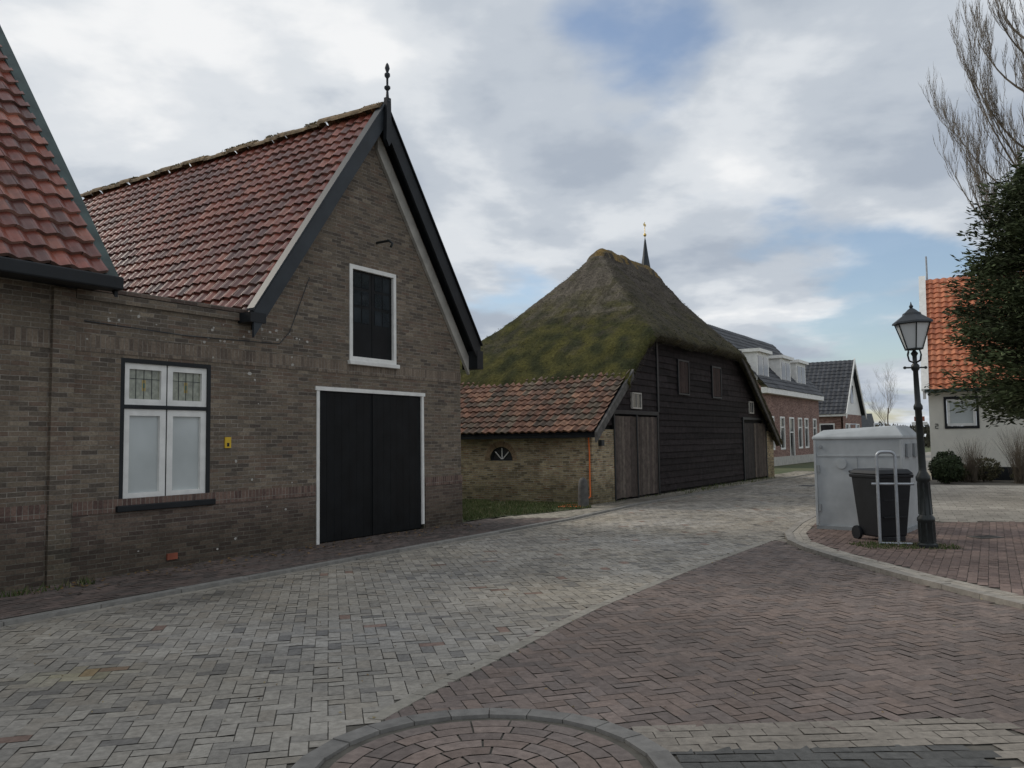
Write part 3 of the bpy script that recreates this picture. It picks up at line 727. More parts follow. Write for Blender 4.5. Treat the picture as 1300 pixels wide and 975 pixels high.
def tilecol(wx, wy):
    g = U(.85, 1.1) * lum(wx, wy); return (0.33 * g, 0.305 * g, 0.262 * g)
pave("road", roadP, ANG + math.radians(45), 0.2, 0.1, 0.005, roadcol)
pave("brown_brick_road", brownP, math.radians(17), 0.2, 0.1, 0.006, browncol)
sheet("far_road", [(14.2, 38), (24.3, 54), (40, 80), (50, 80), (30, 57), (18.6, 38)], 0.006, mat("far_paving", (0.30, 0.275, 0.235), 0.9, 0.12, 3, 0.3, 30, big=0.15))
pave("dark_pavers", [(0.74, 1.5), (2.36, 1.5), (2.36, 4.36), (0.72, 4.36)], 0, 0.2, 0.1, 0.007, darkcol, herring=False)
def bandcol(*a):
    g = U(.9, 1.1); return (0.245 * g, 0.217 * g, 0.182 * g)
pave("light_paver_band", [(0.66, 4.36), (2.36, 4.36), (2.36, 1.5), (2.72, 1.5), (2.72, 4.5), (2.6, 4.76), (0.62, 4.68)], math.radians(2), 0.2, 0.1, 0.008, bandcol, herring=False)
A = Acc()
r = 0.06
while r < CR - 0.15:
    n = max(4, int(2 * math.pi * r / 0.2)); o = U(0, 1)
    for i in range(n):
        a0 = 2 * math.pi * (i + o + .025) / n; a1 = 2 * math.pi * (i + o + .975) / n
        c = browncol(0, 0); q = []
        for rr, aa in ((r, a0), (r + .096, a0), (r + .096, (a0 + a1) / 2), (r + .096, a1), (r, a1), (r, (a0 + a1) / 2)): q.append((CC[0] + rr * math.cos(aa), CC[1] + rr * math.sin(aa), 0.009))
        A.add([q[5], q[0], q[1], q[2], q[3], q[4]], [(0, 1, 2, 3, 4, 5)], tuple(x * 1.25 for x in c))
    r += 0.103
A.obj("brick_circle", M_pave)

def strip(name, pts, w, z0, z1, seg, cfn, gap=0.006, side=0.0, m=None):
    A = Acc()
    P = [Vector((x, y)) for x, y in pts]; out = [P[0]]
    for i in range(len(P) - 1):
        d = (P[i + 1] - P[i]); n = max(1, int(round(d.length / seg)))
        for k_ in range(1, n + 1): out.append(P[i] + d * k_ / n)
    for i in range(len(out) - 1):
        a, b = out[i], out[i + 1]
        d0 = (out[min(i + 1, len(out) - 1)] - out[max(i - 1, 0)]).normalized(); d1 = (out[min(i + 2, len(out) - 1)] - a).normalized()
        dd = (b - a).normalized() * gap / 2
        n0 = Vector((-d0.y, d0.x)); n1 = Vector((-d1.y, d1.x))
        a2 = a + dd; b2 = b - dd; s0, s1 = side - w / 2, side + w / 2
        q = [a2 + n0 * s0, b2 + n1 * s0, b2 + n1 * s1, a2 + n0 * s1]
        jz = U(-.003, .003)
        v = [(p.x, p.y, z0) for p in q] + [(p.x, p.y, z1 + jz) for p in q]
        A.add(v, [(4, 5, 6, 7), (0, 1, 5, 4), (1, 2, 6, 5), (2, 3, 7, 6), (3, 0, 4, 7)], cfn())
    return A.obj(name, m or M_kerb)
def tone(c, lo=.88, hi=1.1):
    def f(*a):
        g = U(lo, hi); return tuple(q * g for q in c)
    return f
gc = tone((0.225, 0.215, 0.195)); bc_ = tone((0.33, 0.295, 0.245)); gc2 = tone((0.19, 0.18, 0.165))
circ = [(CC[0] + (CR - .03) * math.cos(t), CC[1] + (CR - .03) * math.sin(t)) for t in [math.radians(i * 15) for i in range(25)]]
strip("kerb_ring", circ, 0.12, 0.0, 0.02, 0.24, gc2, 0.006)
strip("edge_bricks", edgeL, 0.1, 0.0, 0.010, 0.2, tone((0.29, 0.265, 0.222)), 0.004)
strip("kerb", kerbL[1:], 0.12, 0.0, 0.045, 0.9, gc, 0.008)
swL = [(-9.5 - .1, 0), (-4.64 - .08, 7.62), (-2.21 - .08, 11.5), (1.15 - .08, 16.85), (2.9, 20.3), (6.83, 26.5), (10.9, 32.8), (14.1, 38), (13.2, 38.6), (10.2, 33.6), (1.9, 20.2), (0.9, 18.5), (-0.98, 16.25), (-11.4, -0.1)]
sheet("sidewalk_bed", swL, 0.035, M_joint)
def swcol(wx, wy):
    c = random.choice([(0.125, 0.10, 0.088), (0.145, 0.11, 0.095), (0.11, 0.092, 0.082)]); g = U(.85, 1.15) * lum(wx, wy, .4); return tuple(q * g for q in c)
pave("sidewalk", swL, ANG, 0.2, 0.1, 0.04, swcol, herring=False, excl=lambda x, y: y > 16.9)
def swcol2(wx, wy):
    g = U(.88, 1.12) * lum(wx, wy, .4); return (0.27 * g, 0.245 * g, 0.2 * g)
pave("barn_sidewalk", swL, ANG, 0.2, 0.1, 0.04, swcol2, herring=False, excl=lambda x, y: y <= 16.9)
strip("gutter_bricks", [(x + .12, y - .08) for x, y in kerbL[1:9]], 0.1, 0.0, 0.012, 0.2, tone((0.27, 0.245, 0.205)))
kr2 = kerbR
isl = kr2 + [(60, 100), (60, 4)]
sheet("right_pavement_bed", [(x + .03, y) for x, y in isl], 0.045, M_joint)
strip("right_kerb", kr2, 0.12, 0.0, 0.06, 0.5, tone((0.28, 0.255, 0.22)), 0.006, side=-0.06)
strip("right_kerb_band", kr2[:12], 0.10, 0.03, 0.055, 0.2, bc_, 0.005, side=-0.175)
strip("right_kerb_band_inner", kr2[:12], 0.10, 0.03, 0.054, 0.2, bc_, 0.005, side=-0.28)
def inset(P, d):
    out = []
    for i in range(len(P)):
        a = Vector(P[max(i - 1, 0)]); b = Vector(P[min(i + 1, len(P) - 1)]); t = (b - a).normalized()
        out.append((P[i][0] + t.y * d, P[i][1] - t.x * d))
    return out
ins = inset(kr2, 0.33)
redP = ins[0:9] + [(6.0, 15.0), (17, 14.2), (17, 4)]
pave("red_brick_pavement", redP, math.radians(60), 0.2, 0.1, 0.052, redcol, herring=False)
tileP = [ins[8], ins[9], ins[10], (12.4, 26.5), (26, 20), (22, 13.9), (17, 14.2), (6.0, 15.0)]
pave("concrete_tile_pavement", tileP, math.radians(-25), 0.3, 0.3, 0.053, tilecol, herring=False, gap=0.006)
sheet("driveway", [(11.5, 26.6), (14.2, 30), (20, 40), (30, 57), (40, 57), (26, 40), (14.6, 29.0), (12.8, 26.4)], 0.05, mat("driveway_paving", (0.27, 0.245, 0.2), 0.9, 0.2, 3, 0.3, 30))
def drain(x, y, z, s, a):
    d = empty("drain_cover", (x, y, z), a)
    bx("plate", -s, s, -s * .7, s * .7, -0.004, 0.006, M_gplank, d)
    for i in range(5): bx("slot", -s * .8, s * .8, -s * .5 + i * s * .25, -s * .5 + i * s * .25 + s * .08, 0.0065, 0.009, M_black, d)
drain(9.3, 23.5, 0.014, 0.45, ANG); drain(7.1, 12.6, 0.06, 0.2, 0.2); drain(9.6, 27.2, 0.014, 0.3, ANG)

# ------------------------------------------------------------------ grass
def grass(name, P, n, z, h, cs=((0.07, 0.10, 0.03), (0.09, 0.115, 0.04), (0.05, 0.07, 0.02), (0.15, 0.14, 0.07))):
    A = Acc(); xs = [p[0] for p in P]; ys = [p[1] for p in P]; c_ = 0
    while c_ < n:
        x, y = U(min(xs), max(xs)), U(min(ys), max(ys))
        c_ += 1
        if not inpoly(x, y, P): continue
        if noise.noise(Vector((x * 1.3, y * 1.3, 3))) < -0.25 and R() < .8: continue
        a = U(0, 6.28); hh = h * U(.4, 1.2); w = U(.006, .013); b = Vector((x, y, z)); d = Vector((math.cos(a), math.sin(a), 0)) * w
        l = Vector((U(-1, 1), U(-1, 1), 0)) * hh * .5
        c = random.choice(cs); A.add([b - d, b + d, b + l + Vector((0, 0, hh))], [(0, 1, 2)], c)
    return A.obj(name, M_leaf)
gp = [(-0.98, 16.35), (-1.5, 22.4), (1.80, 20.05), (1.78, 19.15), (0.6, 17.95), (-0.2, 17.35)]
sheet("lawn_soil", [(-1.0, 16.3), (-1.6, 22.5), (1.82, 20.06), (1.8, 19.2), (0.6, 17.9), (-0.2, 17.3)], 0.05, mat("lawn", (0.06, 0.07, 0.032), 0.95, 0.5, 5, 0.6, 60, 0.01))
grass("grass", gp, 26000, 0.045, 0.075)
grass("grass", [(4.4, 23.9), (10.0, 32.8), (10.5, 32.5), (5.0, 23.7)], 5000, 0.04, 0.10)
grass("grass", [(2.2, 20.5), (4.2, 23.6), (4.35, 23.5), (2.4, 20.4)], 700, 0.04, 0.06)
grass("grass", [(4.9, 11.5), (6.1, 11.3), (6.2, 11.8), (5.2, 12.2), (4.8, 12.1)], 1500, 0.05, 0.04)
grass("grass", [(-5.5, 8.7), (-5.1, 8.9), (-4.75, 9.6), (-5.0, 9.7)], 700, 0.04, 0.08)
A = Acc()
for _ in range(420):
    d = U(0.2, 8.4); o = abs(random.gauss(0.0, 0.35)) + 0.06
    x = -1.015 - .5367 * d + .8438 * o; y = 16.18 - .8438 * d - .5367 * o; s = U(.012, .03); a = U(0, 6.28)
    z = 0.05 + U(0, .01)
    c = random.choice([(0.22, 0.13, 0.05), (0.14, 0.09, 0.04), (0.08, 0.06, 0.035)])
    A.add([(x + s * math.cos(a), y + s * math.sin(a), z), (x + s * math.cos(a + 1.8), y + s * math.sin(a + 1.8), z + .01), (x - s * math.cos(a), y - s * math.sin(a), z + .004), (x + s * math.cos(a - 1.8), y + s * math.sin(a - 1.8), z)], [(0, 1, 2, 3)], c)
for _ in range(700):
    x, y = U(-6, 6), U(4.2, 18)
    s = U(.006, .016); a = U(0, 6.28); c = random.choice([(0.22, 0.15, 0.07), (0.12, 0.09, 0.05), (0.3, 0.24, 0.12)])
    if not (inpoly(x, y, roadP) or inpoly(x, y, brownP)): continue
    A.add([(x + s * math.cos(a), y + s * math.sin(a), .013), (x + s * math.cos(a + 1.8), y + s * math.sin(a + 1.8), .02), (x - s * math.cos(a), y - s * math.sin(a), .014)], [(0, 1, 2)], c)
A.obj("fallen_leaves", M_leaf)

# ================================================================== STREET LAMP
LP = empty("street_lamp", (5.72, 11.57, 0.05)); LP.rotation_euler = (0, math.radians(-1.6), 0.3)
lathe("post", [(0.13, 0), (0.13, 0.05), (0.105, 0.07), (0.10, 0.35), (0.115, 0.37), (0.115, 0.41), (0.085, 0.45), (0.075, 0.9), (0.095, 0.93), (0.095, 0.98), (0.055, 1.05), (0.05, 1.1), (0.045, 1.9), (0.06, 1.92), (0.06, 1.96), (0.04, 2.0), (0.034, 2.45), (0.055, 2.48), (0.055, 2.53), (0.03, 2.56), (0.03, 2.66), (0.05, 2.70), (0.02, 2.74)], M_iron, LP, 20)
for i in range(8):
    a = i * math.pi / 4
    tube("flute", [(0.1 * math.cos(a), 0.1 * math.sin(a), 0.08), (0.098 * math.cos(a), 0.098 * math.sin(a), 0.35)], 0.012, M_iron, LP)
    tube("flute", [(0.083 * math.cos(a), 0.083 * math.sin(a), 0.46), (0.073 * math.cos(a), 0.073 * math.sin(a), 0.9)], 0.010, M_iron, LP)
tube("ladder_bar", [(-0.17, 0, 2.5), (0.17, 0, 2.5)], 0.012, M_iron, LP)
for s in (-1, 1):
    lathe("bar_ball", [(0.003, -.022), (0.02, -.012), (0.024, 0), (0.02, .012), (0.003, .022)], M_iron, LP, 10, (s * .18, 0, 2.5))
    tube("bracket", [(0, 0, 2.56), (s * .10, 0, 2.60), (s * .12, 0, 2.68), (s * .10, 0, 2.74)], 0.010, M_iron, LP)
    tube("bracket", [(0, 0, 2.56), (0, s * .10, 2.60), (0, s * .12, 2.68), (0, s * .10, 2.74)], 0.010, M_iron, LP)
b0, b1, zb, zt = 0.115, 0.235, 2.76, 3.12
for i in range(6):
    a = i * math.pi / 3; a2 = a + math.pi / 3
    p = lambda r, an, z: (r * math.cos(an), r * math.sin(an), z)
    tube("lantern_rib", [p(b0, a, zb), p(b1, a, zt)], 0.009, M_iron, LP)
    tube("lantern_rim", [p(b1, a, zt), p(b1, a2, zt)], 0.012, M_iron, LP)
    tube("lantern_rim", [p(b0, a, zb), p(b0, a2, zb)], 0.012, M_iron, LP)
M_frost = mat("frosted_glass", (0.62, 0.65, 0.65), 0.3, 0.06, 3, 0)
lathe("lantern_glass", [(b0 - .01, zb), (b1 - .012, zt)], M_frost, LP, 6, (0, 0, 0), False)
lathe("lantern_roof", [(0.275, zt), (0.27, zt + .025), (0.13, zt + .12), (0.12, zt + .15), (0.10, zt + .155), (0.05, zt + .2), (0.02, zt + .22), (0.03, zt + .245), (0.012, zt + .27), (0.003, zt + .31)], M_bluegrey, LP, 6, (0, 0, 0), False)

# ================================================================== RECYCLING CONTAINER
RC = empty("recycling_container", (5.11, 14.1, 0.05), math.atan2(-0.615, 0.789))
W_, D_ = 1.40, 1.12
v = [(0.04, 0.03, .06), (W_ - .04, .03, .06), (W_ - .04, D_ - .03, .06), (.04, D_ - .03, .06), (0, 0, 1.5), (W_, 0, 1.5), (W_, D_, 1.5), (0, D_, 1.5)]
f = [(0, 3, 2, 1), (0, 1, 5, 4), (1, 2, 6, 5), (2, 3, 7, 6), (3, 0, 4, 7)]
o = mkobj("body", v, f, M_cont, RC)
v = [(-.02, -.02, 1.5), (W_ + .02, -.02, 1.5), (W_ + .02, D_ + .02, 1.5), (-.02, D_ + .02, 1.5), (-.02, -.02, 1.55), (W_ + .02, -.02, 1.55), (W_ + .02, D_ + .02, 1.55), (-.02, D_ + .02, 1.55),
     (.12, .14, 1.66), (W_ - .12, .14, 1.72), (W_ - .12, D_ - .14, 1.72), (.12, D_ - .14, 1.66)]
f = [(0, 3, 2, 1), (0, 1, 5, 4), (1, 2, 6, 5), (2, 3, 7, 6), (3, 0, 4, 7), (4, 5, 9, 8), (5, 6, 10, 9), (6, 7, 11, 10), (7, 4, 8, 11), (8, 9, 10, 11)]
o = mkobj("roof", v, f, M_cont, RC); o.modifiers.new("b", 'BEVEL').width = 0.012
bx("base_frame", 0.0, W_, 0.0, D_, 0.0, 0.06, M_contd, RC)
for s in ((0.0, 0.04), (W_ - .04, W_)):
    bx("corner_rib", s[0], s[1], -.014, 0.02, .06, 1.49, M_cont, RC, .004)
bx("belt", 0.045, W_ - .045, -.006, 0.02, 1.22, 1.245, M_cont, RC)
lathe("deposit_port", [(0.085, 0), (0.085, .02), (0.07, .022)], M_cont, RC, 20, (0, 0, 0)).matrix_local = Matrix.Translation((0.45, 0.0, 1.10)) @ Matrix.Rotation(math.radians(90), 4, 'X')
lathe("lock", [(0.03, 0), (0.03, .02), (0.02, .022)], M_contd, RC, 12, (0, 0, 0)).matrix_local = Matrix.Translation((0.12, 0.0, 1.38)) @ Matrix.Rotation(math.radians(90), 4, 'X')
for yy in (0.2, 0.7):
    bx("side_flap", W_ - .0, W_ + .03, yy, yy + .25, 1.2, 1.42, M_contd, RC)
for x in (0.45, 0.85):
    tube("lifting_eye", [(x, .56, 1.67), (x, .56, 1.76), (x + .1, .56, 1.76), (x + .1, .56, 1.67)], .012, M_galv, RC)
bx("door_seam", 0.695, 0.70, 0.0, 0.02, 0.1, 1.21, M_contd, RC)
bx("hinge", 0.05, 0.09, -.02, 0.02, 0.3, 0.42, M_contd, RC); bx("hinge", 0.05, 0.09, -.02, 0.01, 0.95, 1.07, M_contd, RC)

# ================================================================== WHEELIE BIN
WB = empty("wheelie_bin", (5.52, 12.5, 0.05), math.radians(14))
def frust(name, a, b, z0, z1, m, par, bev=0.0, oy=0):
    (x0, y0), (x1, y1) = a, b
    v = [(-x0, -y0, z0), (x0, -y0, z0), (x0, y0, z0), (-x0, y0, z0), (-x1, -y1 + oy, z1), (x1, -y1 + oy, z1), (x1, y1 + oy, z1), (-x1, y1 + oy, z1)]
    o = mkobj(name, v, [(0, 3, 2, 1), (4, 5, 6, 7), (0, 1, 5, 4), (1, 2, 6, 5), (2, 3, 7, 6), (3, 0, 4, 7)], m, par)
    if bev: mm = o.modifiers.new("b", 'BEVEL'); mm.width = bev; mm.segments = 3
    return o
frust("body", (0.23, 0.24), (0.28, 0.33), 0.06, 0.95, M_bin, WB, 0.03)
frust("rim", (0.295, 0.345), (0.30, 0.35), 0.93, 0.98, M_bin, WB, 0.012)
frust("lid", (0.305, 0.365), (0.25, 0.30), 0.985, 1.06, M_bin, WB, 0.025, 0.0)
tube("handle", [(-.22, .36, 1.0), (-.22, .43, 1.01), (.22, .43, 1.01), (.22, .36, 1.0)], .017, M_bin, WB)
for s in (-1, 1):
    w = lathe("wheel", [(0.03, -.025), (0.1, -.025), (0.105, -.01), (0.105, .01), (0.1, .025), (.03, .025)], M_black, WB, 20)
    w.matrix_local = Matrix.Translation((s * .26, .25, .1)) @ Matrix.Rotation(math.radians(90), 4, 'Y')
bx("foot", -.2, .2, -.24, -.16, 0, .07, M_bin, WB, .01)
for z in (0.35, .6): bx("body_rib", -.2, .2, -.30, -.262 - z * .03, z, z + .02, M_bin, WB)
BH = empty("bin_stand", (5.36, 11.95, 0.05), math.radians(-20))
hp = [(-.12, 0, 0), (-.12, 0, 1.25)] + [(-.12 + .07 - .07 * math.cos(t), 0, 1.25 + .07 * math.sin(t)) for t in [math.pi / 2 * i / 5 for i in range(1, 6)]] + [(.12 - .07 + .07 * math.sin(t), 0, 1.25 + .07 * math.cos(t)) for t in [math.pi / 2 * i / 5 for i in range(6)]] + [(.12, 0, 0)]
tube("hoop", hp, .022, M_galv, BH)
tube("cross_bar", [(-.20, .03, .86), (.36, .03, .86)], .018, M_galv, BH)
tube("foot_bar", [(-.12, 0, .02), (.30, 0, .02)], .016, M_galv, BH)

# ================================================================== TREES AND SHRUBS
def conifer(name, loc, h0, h1, rmax, nb, nl):
    T = empty(name, loc)
    lathe("trunk", [(0.22, 0), (0.17, 1.5), (0.1, h1 * .7), (0.02, h1)], M_bark, T, 10)
    A = Acc(); LB = Acc()
    nlay = 15
    for _ in range(nb):
        lay = random.randrange(nlay); f_ = (lay + random.gauss(0, .2)) / nlay; f_ = max(0, min(.99, f_))
        z = h0 + (h1 - h0) * f_
        prof = min(1, (f_ + .12) / .26) * (1 - f_ ** 2.6) ** 0.8
        az = U(0, 6.28)
        r = rmax * prof * (0.76 + .42 * noise.noise(Vector((math.cos(az) * 1.5, math.sin(az) * 1.5, z * 1.0))) + U(0, .22)) + .12
        el = math.radians(U(-4, 22)); o = Vector((math.cos(az) * math.cos(el), math.sin(az) * math.cos(el), math.sin(el)))
        st = Vector((0, 0, z - .2 * r)); side = Vector((-math.sin(az), math.cos(az), 0))
        p1 = st + o * r
        LB.add([st - side * .02, st + side * .02, p1, st + Vector((0, 0, .04))], [(0, 1, 2), (1, 3, 2), (3, 0, 2)], (0.05, 0.038, 0.028))
        tn = U(.5, 1.5)
        for _2 in range(nl):
            s = U(.25, 1.0) ** .7; droop = -.12 * (s ** 2) * r * .5
            spread = .08 + .36 * (1 - abs(s - .6))
            p = st + o * r * s + side * random.gauss(0, spread * .6) + Vector((0, 0, droop + random.gauss(0, .075)))
            d = (o * U(.5, 1.1) + side * random.gauss(0, .6) + Vector((0, 0, random.gauss(-.05, .3)))).normalized() * U(.09, .2)
            w = d.cross(Vector((U(-1, 1), U(-1, 1), U(-1, 1)))).normalized() * U(.012, .03)
            g = tn * U(.7, 1.3) * (.5 + .7 * s)
            A.add([p - w * .6, p + d * .5 - w, p + d, p + d * .5 + w], [(0, 1, 2, 3)], (0.050 * g, 0.064 * g, 0.028 * g))
    LB.obj("limbs", M_leaf, T); A.obj("needles", M_leaf, T)
    return T
conifer("conifer_tree", (12.7, 18.4, 0), 2.2, 8.6, 2.85, 640, 150)

def bare_tree(name, loc, h, seed, r0=0.2, upright=0.75, maxd=5, nm=2):
    random.seed(seed); T = empty(name, loc); A = Acc()
    def seg(p, q, ra, rb):
        d = (q - p).normalized(); s = d.cross(Vector((.3, .7, .2))).normalized(); t = d.cross(s)
        n = 5 if ra > .03 else 3
        v = [p + (s * math.cos(2 * math.pi * i / n) + t * math.sin(2 * math.pi * i / n)) * ra for i in range(n)] + [q + (s * math.cos(2 * math.pi * i / n) + t * math.sin(2 * math.pi * i / n)) * rb for i in range(n)]
        A.add(v, [(i, (i + 1) % n, n + (i + 1) % n, n + i) for i in range(n)])
    def grow(p, d, L, r, dep):
        n = 4
        for i in range(n):
            d = (d + Vector((U(-1, 1), U(-1, 1), U(-.3, 1) * upright)) * .13).normalized()
            q = p + d * L / n; r2 = r * .84
            seg(p, q, r, r2); p = q; r = r2
            if dep < maxd and (i > 0 or dep > 0):
                for _ in range(nm if dep < 4 else 1):
                    if R() < .75:
                        a = U(0, 6.28); sd = Vector((math.cos(a), math.sin(a), U(.2, .9)))
                        grow(p, (d * .75 + sd * .55).normalized(), L * U(.45, .68), max(.004, r * .5), dep + 1)
    grow(Vector((0, 0, 0)), Vector((0, 0, 1)), h * .62, r0, 0)
    A.obj("branches", M_twig, T); return T
bare_tree("bare_tree", (33.6, 74, 0), 6.6, 11, .10, .7, 4)
def poplar(name, loc, seed):
    random.seed(seed); T = empty(name, loc); A = Acc()
    lathe("trunk", [(.26, 0), (.2, 3), (.15, 6), (.08, 10), (.03, 14)], M_bark, T, 9)
    def seg(p, q, ra, rb):
        d = (q - p).normalized(); s = d.cross(Vector((.3, .7, .2))).normalized(); t = d.cross(s); n = 3
        v = [p + (s * math.cos(2.094 * i) + t * math.sin(2.094 * i)) * ra for i in range(n)] + [q + (s * math.cos(2.094 * i) + t * math.sin(2.094 * i)) * rb for i in range(n)]
        A.add(v, [(i, (i + 1) % n, n + (i + 1) % n, n + i) for i in range(n)])
    def whip(p, d, L, r, dep):
        n = 7
        for i in range(n):
            d = (d + Vector((U(-.1, .1), U(-.1, .1), .2))).normalized(); q = p + d * L / n
            seg(p, q, r, r * .82); r *= .82; p = q
            if dep < 3 and i > 0:
                for _ in range(2 if dep < 2 else 1):
                    if R() < .85:
                        a = U(0, 6.28); whip(p, (d + Vector((math.cos(a), math.sin(a), .2)) * U(.35, .7)).normalized(), L * U(.28, .45), max(.006, r * .55), dep + 1)
    for _ in range(30):
        z = U(4.5, 12.5); a = U(0, 6.28)
        whip(Vector((0, 0, z)), Vector((math.cos(a), math.sin(a), U(.45, .9))).normalized(), min(3.9, (16.5 - z) * U(.4, .6)), .05, 0)
    A.obj("branches", M_twig, T)
poplar("bare_tree", (14.9, 22.5, 0), 5)
random.seed(21)
def shrub(name, loc, r, h, n, c, ls=0.05, flat=1.0):
    T = empty(name, loc); A = Acc()
    for _ in range(n):
        d = Vector((random.gauss(0, 1), random.gauss(0, 1), random.gauss(0, 1))).normalized(); rr = U(.6, 1) ** .5 * (1 + .25 * noise.noise(d * 2.5 + Vector(loc)))
        p = Vector((d.x * r * rr, d.y * r * rr, h / 2 + d.z * h / 2 * rr)); 
        if p.z < .02: continue
        a = Vector((random.gauss(0, 1), random.gauss(0, 1), random.gauss(0, 1))).normalized() * ls * U(.6, 1.3); b = a.cross(d).normalized() * ls * .4
        g = U(.5, 1.4) * (.6 + .5 * rr)
        A.add([p - a, p + b, p + a, p - b], [(0, 1, 2, 3)], tuple(q * g for q in c))
    A.obj("leaves", M_leaf, T)
    S = Acc()
    for _ in range(14):
        a = U(0, 6.28); S.add([(0.02, 0, 0), (-.02, 0, 0), (0, .02, 0), (math.cos(a) * r * .8, math.sin(a) * r * .8, h * .8)], [(0, 1, 3), (1, 2, 3), (2, 0, 3)])
    S.obj("stems", M_bark, T)
shrub("shrub", (13.9, 26.7, 0.05), .48, 1.0, 5000, (0.035, 0.05, 0.022))
shrub("shrub", (15.6, 27.6, 0.05), .55, .8, 900, (0.08, 0.075, 0.04), .06)
shrub("shrub", (14.7, 27.6, 0.05), .5, .6, 1200, (0.06, 0.065, 0.03), .06)
shrub("shrub", (16.6, 26.6, 0.05), .6, .5, 900, (0.07, 0.07, 0.035), .06)
def twigbush(name, loc, r, h, n):
    T = empty(name, loc); A = Acc()
    for _ in range(n):
        a = U(0, 6.28); p = Vector((random.gauss(0, .08), random.gauss(0, .08), 0)); d = Vector((math.cos(a) * r / h * U(.1, 1), math.sin(a) * r / h * U(.1, 1), 1)).normalized()
        L = h * U(.6, 1.1); w = .008
        for i in range(6):
            q = p + d * L / 6; s = Vector((-math.sin(a), math.cos(a), 0)) * w
            A.add([p - s, p + s, q + s * .8, q - s * .8], [(0, 1, 2, 3)]); A.add([p - Vector((0, w, 0)), p + Vector((0, w, 0)), q], [(0, 1, 2)])
            if i > 1:
                e = q + Vector((U(-1, 1), U(-1, 1), U(0, 1))) * .18; A.add([q - s * .5, q + s * .5, e], [(0, 1, 2)])
            p = q; w *= .8; d = (d + Vector((U(-1, 1), U(-1, 1), U(-.2, .2))) * .16).normalized()
    A.obj("twigs", M_twig, T)
twigbush("bare_shrub", (16.0, 26.2, 0.05), .9, 1.7, 300)
twigbush("bare_shrub", (15.0, 27.2, 0.05), .7, 1.4, 200)
A = Acc()
for _ in range(9000):
    x = U(30, 120); y = 112 + U(-3, 3); hmax = 2.6 + 1.6 * noise.noise(Vector((x * .15, 0, 0))) + .8 * noise.noise(Vector((x * .8, 3, 0)))
    z = U(0, hmax); s = U(.15, .4); a = U(0, 6.28); g = U(.5, 1.3)
    A.add([(x - s * math.cos(a), y - s * math.sin(a), z), (x + s * math.cos(a), y + s * math.sin(a), z + U(-.2, .2)), (x, y, z + s * 1.6)], [(0, 1, 2)], (0.07 * g, 0.065 * g, 0.045 * g))
A.obj("distant_trees", M_leaf)
HU = empty("garden_shed", (38, 88, 0), BANG)
bx("walls", -2, 2, 0, 4, 0, 2.4, M_redbrick, HU); prism_xz("roof", [(-2.3, 2.3), (2.3, 2.3), (0, 4.0)], -.2, 4.2, M_bluegrey, HU)
SG = empty("traffic_sign", (25.8, 52.5, 0.0), math.radians(-25))
tube("pole", [(0, 0, 0), (0, 0, 2.9)], .04, M_galv, SG)
bx("plate_white", -.45, .45, -.06, -.045, 2.25, 2.45, M_white, SG); bx("plate_red", -.3, .3, -.06, -.045, 2.5, 2.8, M_terra, SG)

# ================================================================== SKY, SUN, CAMERA
SUN_EL, SUN_AZ = math.radians(36), math.radians(-62)
w = bpy.data.worlds.new("World"); scene.world = w; w.use_nodes = True
nt = w.node_tree; N = nt.nodes; L = nt.links; N.clear()
out = N.new('ShaderNodeOutputWorld')
sky = N.new('ShaderNodeTexSky'); sky.sky_type = 'NISHITA'; sky.sun_disc = False
sky.sun_elevation = SUN_EL; sky.sun_rotation = SUN_AZ
bg1 = N.new('ShaderNodeBackground'); bg1.inputs[1].default_value = 0.13; L.new(sky.outputs[0], bg1.inputs[0])
tc = N.new('ShaderNodeTexCoord'); sep = N.new('ShaderNodeSeparateXYZ'); L.new(tc.outputs['Generated'], sep.inputs[0])
def mth(op, a, b=None, clamp=False):
    m = N.new('ShaderNodeMath'); m.operation = op; m.use_clamp = clamp
    for i, q in enumerate((a, b)):
        if q is None: continue
        if isinstance(q, (int, float)): m.inputs[i].default_value = q
        else: L.new(q, m.inputs[i])
    return m.outputs[0]
zz = mth('ADD', mth('MAXIMUM', sep.outputs[2], 0.0), 0.18)
cb = N.new('ShaderNodeCombineXYZ'); L.new(mth('DIVIDE', sep.outputs[0], zz), cb.inputs[0]); L.new(mth('DIVIDE', sep.outputs[1], zz), cb.inputs[1]); cb.inputs[2].default_value = 4.3
def nz(scale, det, ro, off=0.0, dist=0.0):
    n = N.new('ShaderNodeTexNoise'); n.inputs['Scale'].default_value = scale; n.inputs['Detail'].default_value = det; n.inputs['Roughness'].default_value = ro; n.inputs['Distortion'].default_value = dist
    ad = N.new('ShaderNodeVectorMath'); ad.operation = 'ADD'; ad.inputs[1].default_value = (off, off * .7, off * .3); L.new(cb.outputs[0], ad.inputs[0]); L.new(ad.outputs[0], n.inputs['Vector'])
    return n.outputs['Fac']
def rmp(fac, st):
    r = N.new('ShaderNodeValToRGB'); e = r.color_ramp.elements
    while len(e) < len(st): e.new(.5)
    for i, (p, c) in enumerate(st): e[i].position = p; e[i].color = (*c, 1)
    r.color_ramp.interpolation = 'EASE'
    L.new(fac, r.inputs[0]); return r.outputs[0]
n1 = nz(1.5, 6, 0.5, 0.0, 0.1)
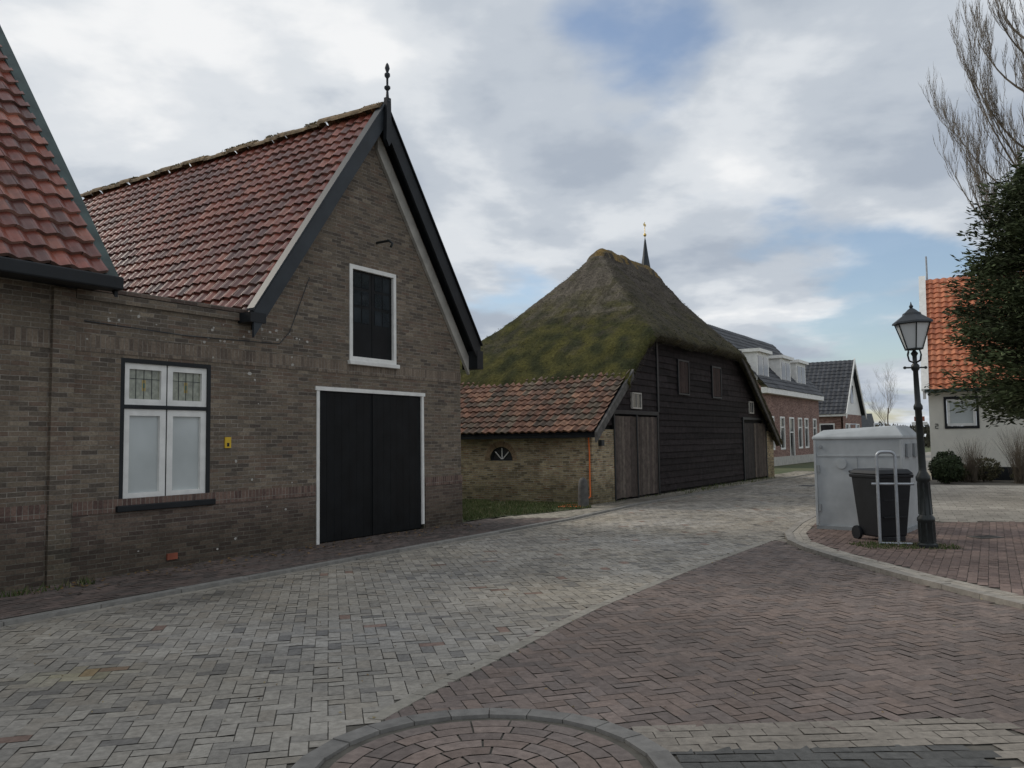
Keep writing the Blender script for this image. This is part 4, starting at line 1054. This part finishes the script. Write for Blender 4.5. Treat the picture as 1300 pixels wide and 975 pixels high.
def lobe(d, c0, gain):
    vm = N.new('ShaderNodeVectorMath'); vm.operation = 'DOT_PRODUCT'; L.new(tc.outputs['Generated'], vm.inputs[0])
    vm.inputs[1].default_value = Vector(d).normalized()
    return mth('MULTIPLY', mth('SUBTRACT', vm.outputs['Value'], c0, True), gain)
hole = mth('ADD', lobe((0.16, 0.97, 0.49), 0.991, 22.0), lobe((0.0, 0.98, 0.20), 0.992, 18.0))
hole = mth('ADD', hole, lobe((0.42, 0.99, 0.14), 0.985, 10.0))
cov = rmp(mth('SUBTRACT', n1, hole), [(0.27, (0.1, 0.1, 0.1)), (0.42, (1, 1, 1))])
n2 = mth('ADD', nz(1.9, 6, 0.52, 5.2, 0.1), lobe((-0.55, 0.95, 0.56), 0.94, 2.0))
ccol = rmp(n2, [(0.36, (0.42, 0.475, 0.555)), (0.48, (0.55, 0.60, 0.665)), (0.59, (0.74, 0.775, 0.815)), (0.70, (0.93, 0.94, 0.95))])
bg2 = N.new('ShaderNodeBackground'); L.new(ccol, bg2.inputs[0]); bg2.inputs[1].default_value = 0.97
mx = N.new('ShaderNodeMixShader'); L.new(cov, mx.inputs[0]); L.new(bg1.outputs[0], mx.inputs[1]); L.new(bg2.outputs[0], mx.inputs[2])
L.new(mx.outputs[0], out.inputs[0])

sl = bpy.data.lights.new("sun", 'SUN'); sl.energy = 1.5; sl.angle = math.radians(16); sl.color = (1, 0.92, 0.80)
so = bpy.data.objects.new("sun", sl); COL.objects.link(so)
sd = Vector((math.sin(SUN_AZ) * math.cos(SUN_EL), math.cos(SUN_AZ) * math.cos(SUN_EL), math.sin(SUN_EL)))
so.rotation_euler = sd.to_track_quat('Z', 'Y').to_euler()

cam = bpy.data.cameras.new("camera"); cam.sensor_width = 36; cam.lens = 1050 / 1300 * 36; cam.clip_end = 3000
co = bpy.data.objects.new("camera", cam); COL.objects.link(co); scene.camera = co
co.matrix_world = Matrix.Translation((0, 0, 1.6)) @ Matrix.Rotation(math.radians(90 + 3.95), 4, 'X') @ Matrix.Rotation(math.radians(-0.8), 4, 'Z')
scene.view_settings.view_transform = 'Standard'; scene.view_settings.look = 'None'; scene.view_settings.exposure = 0
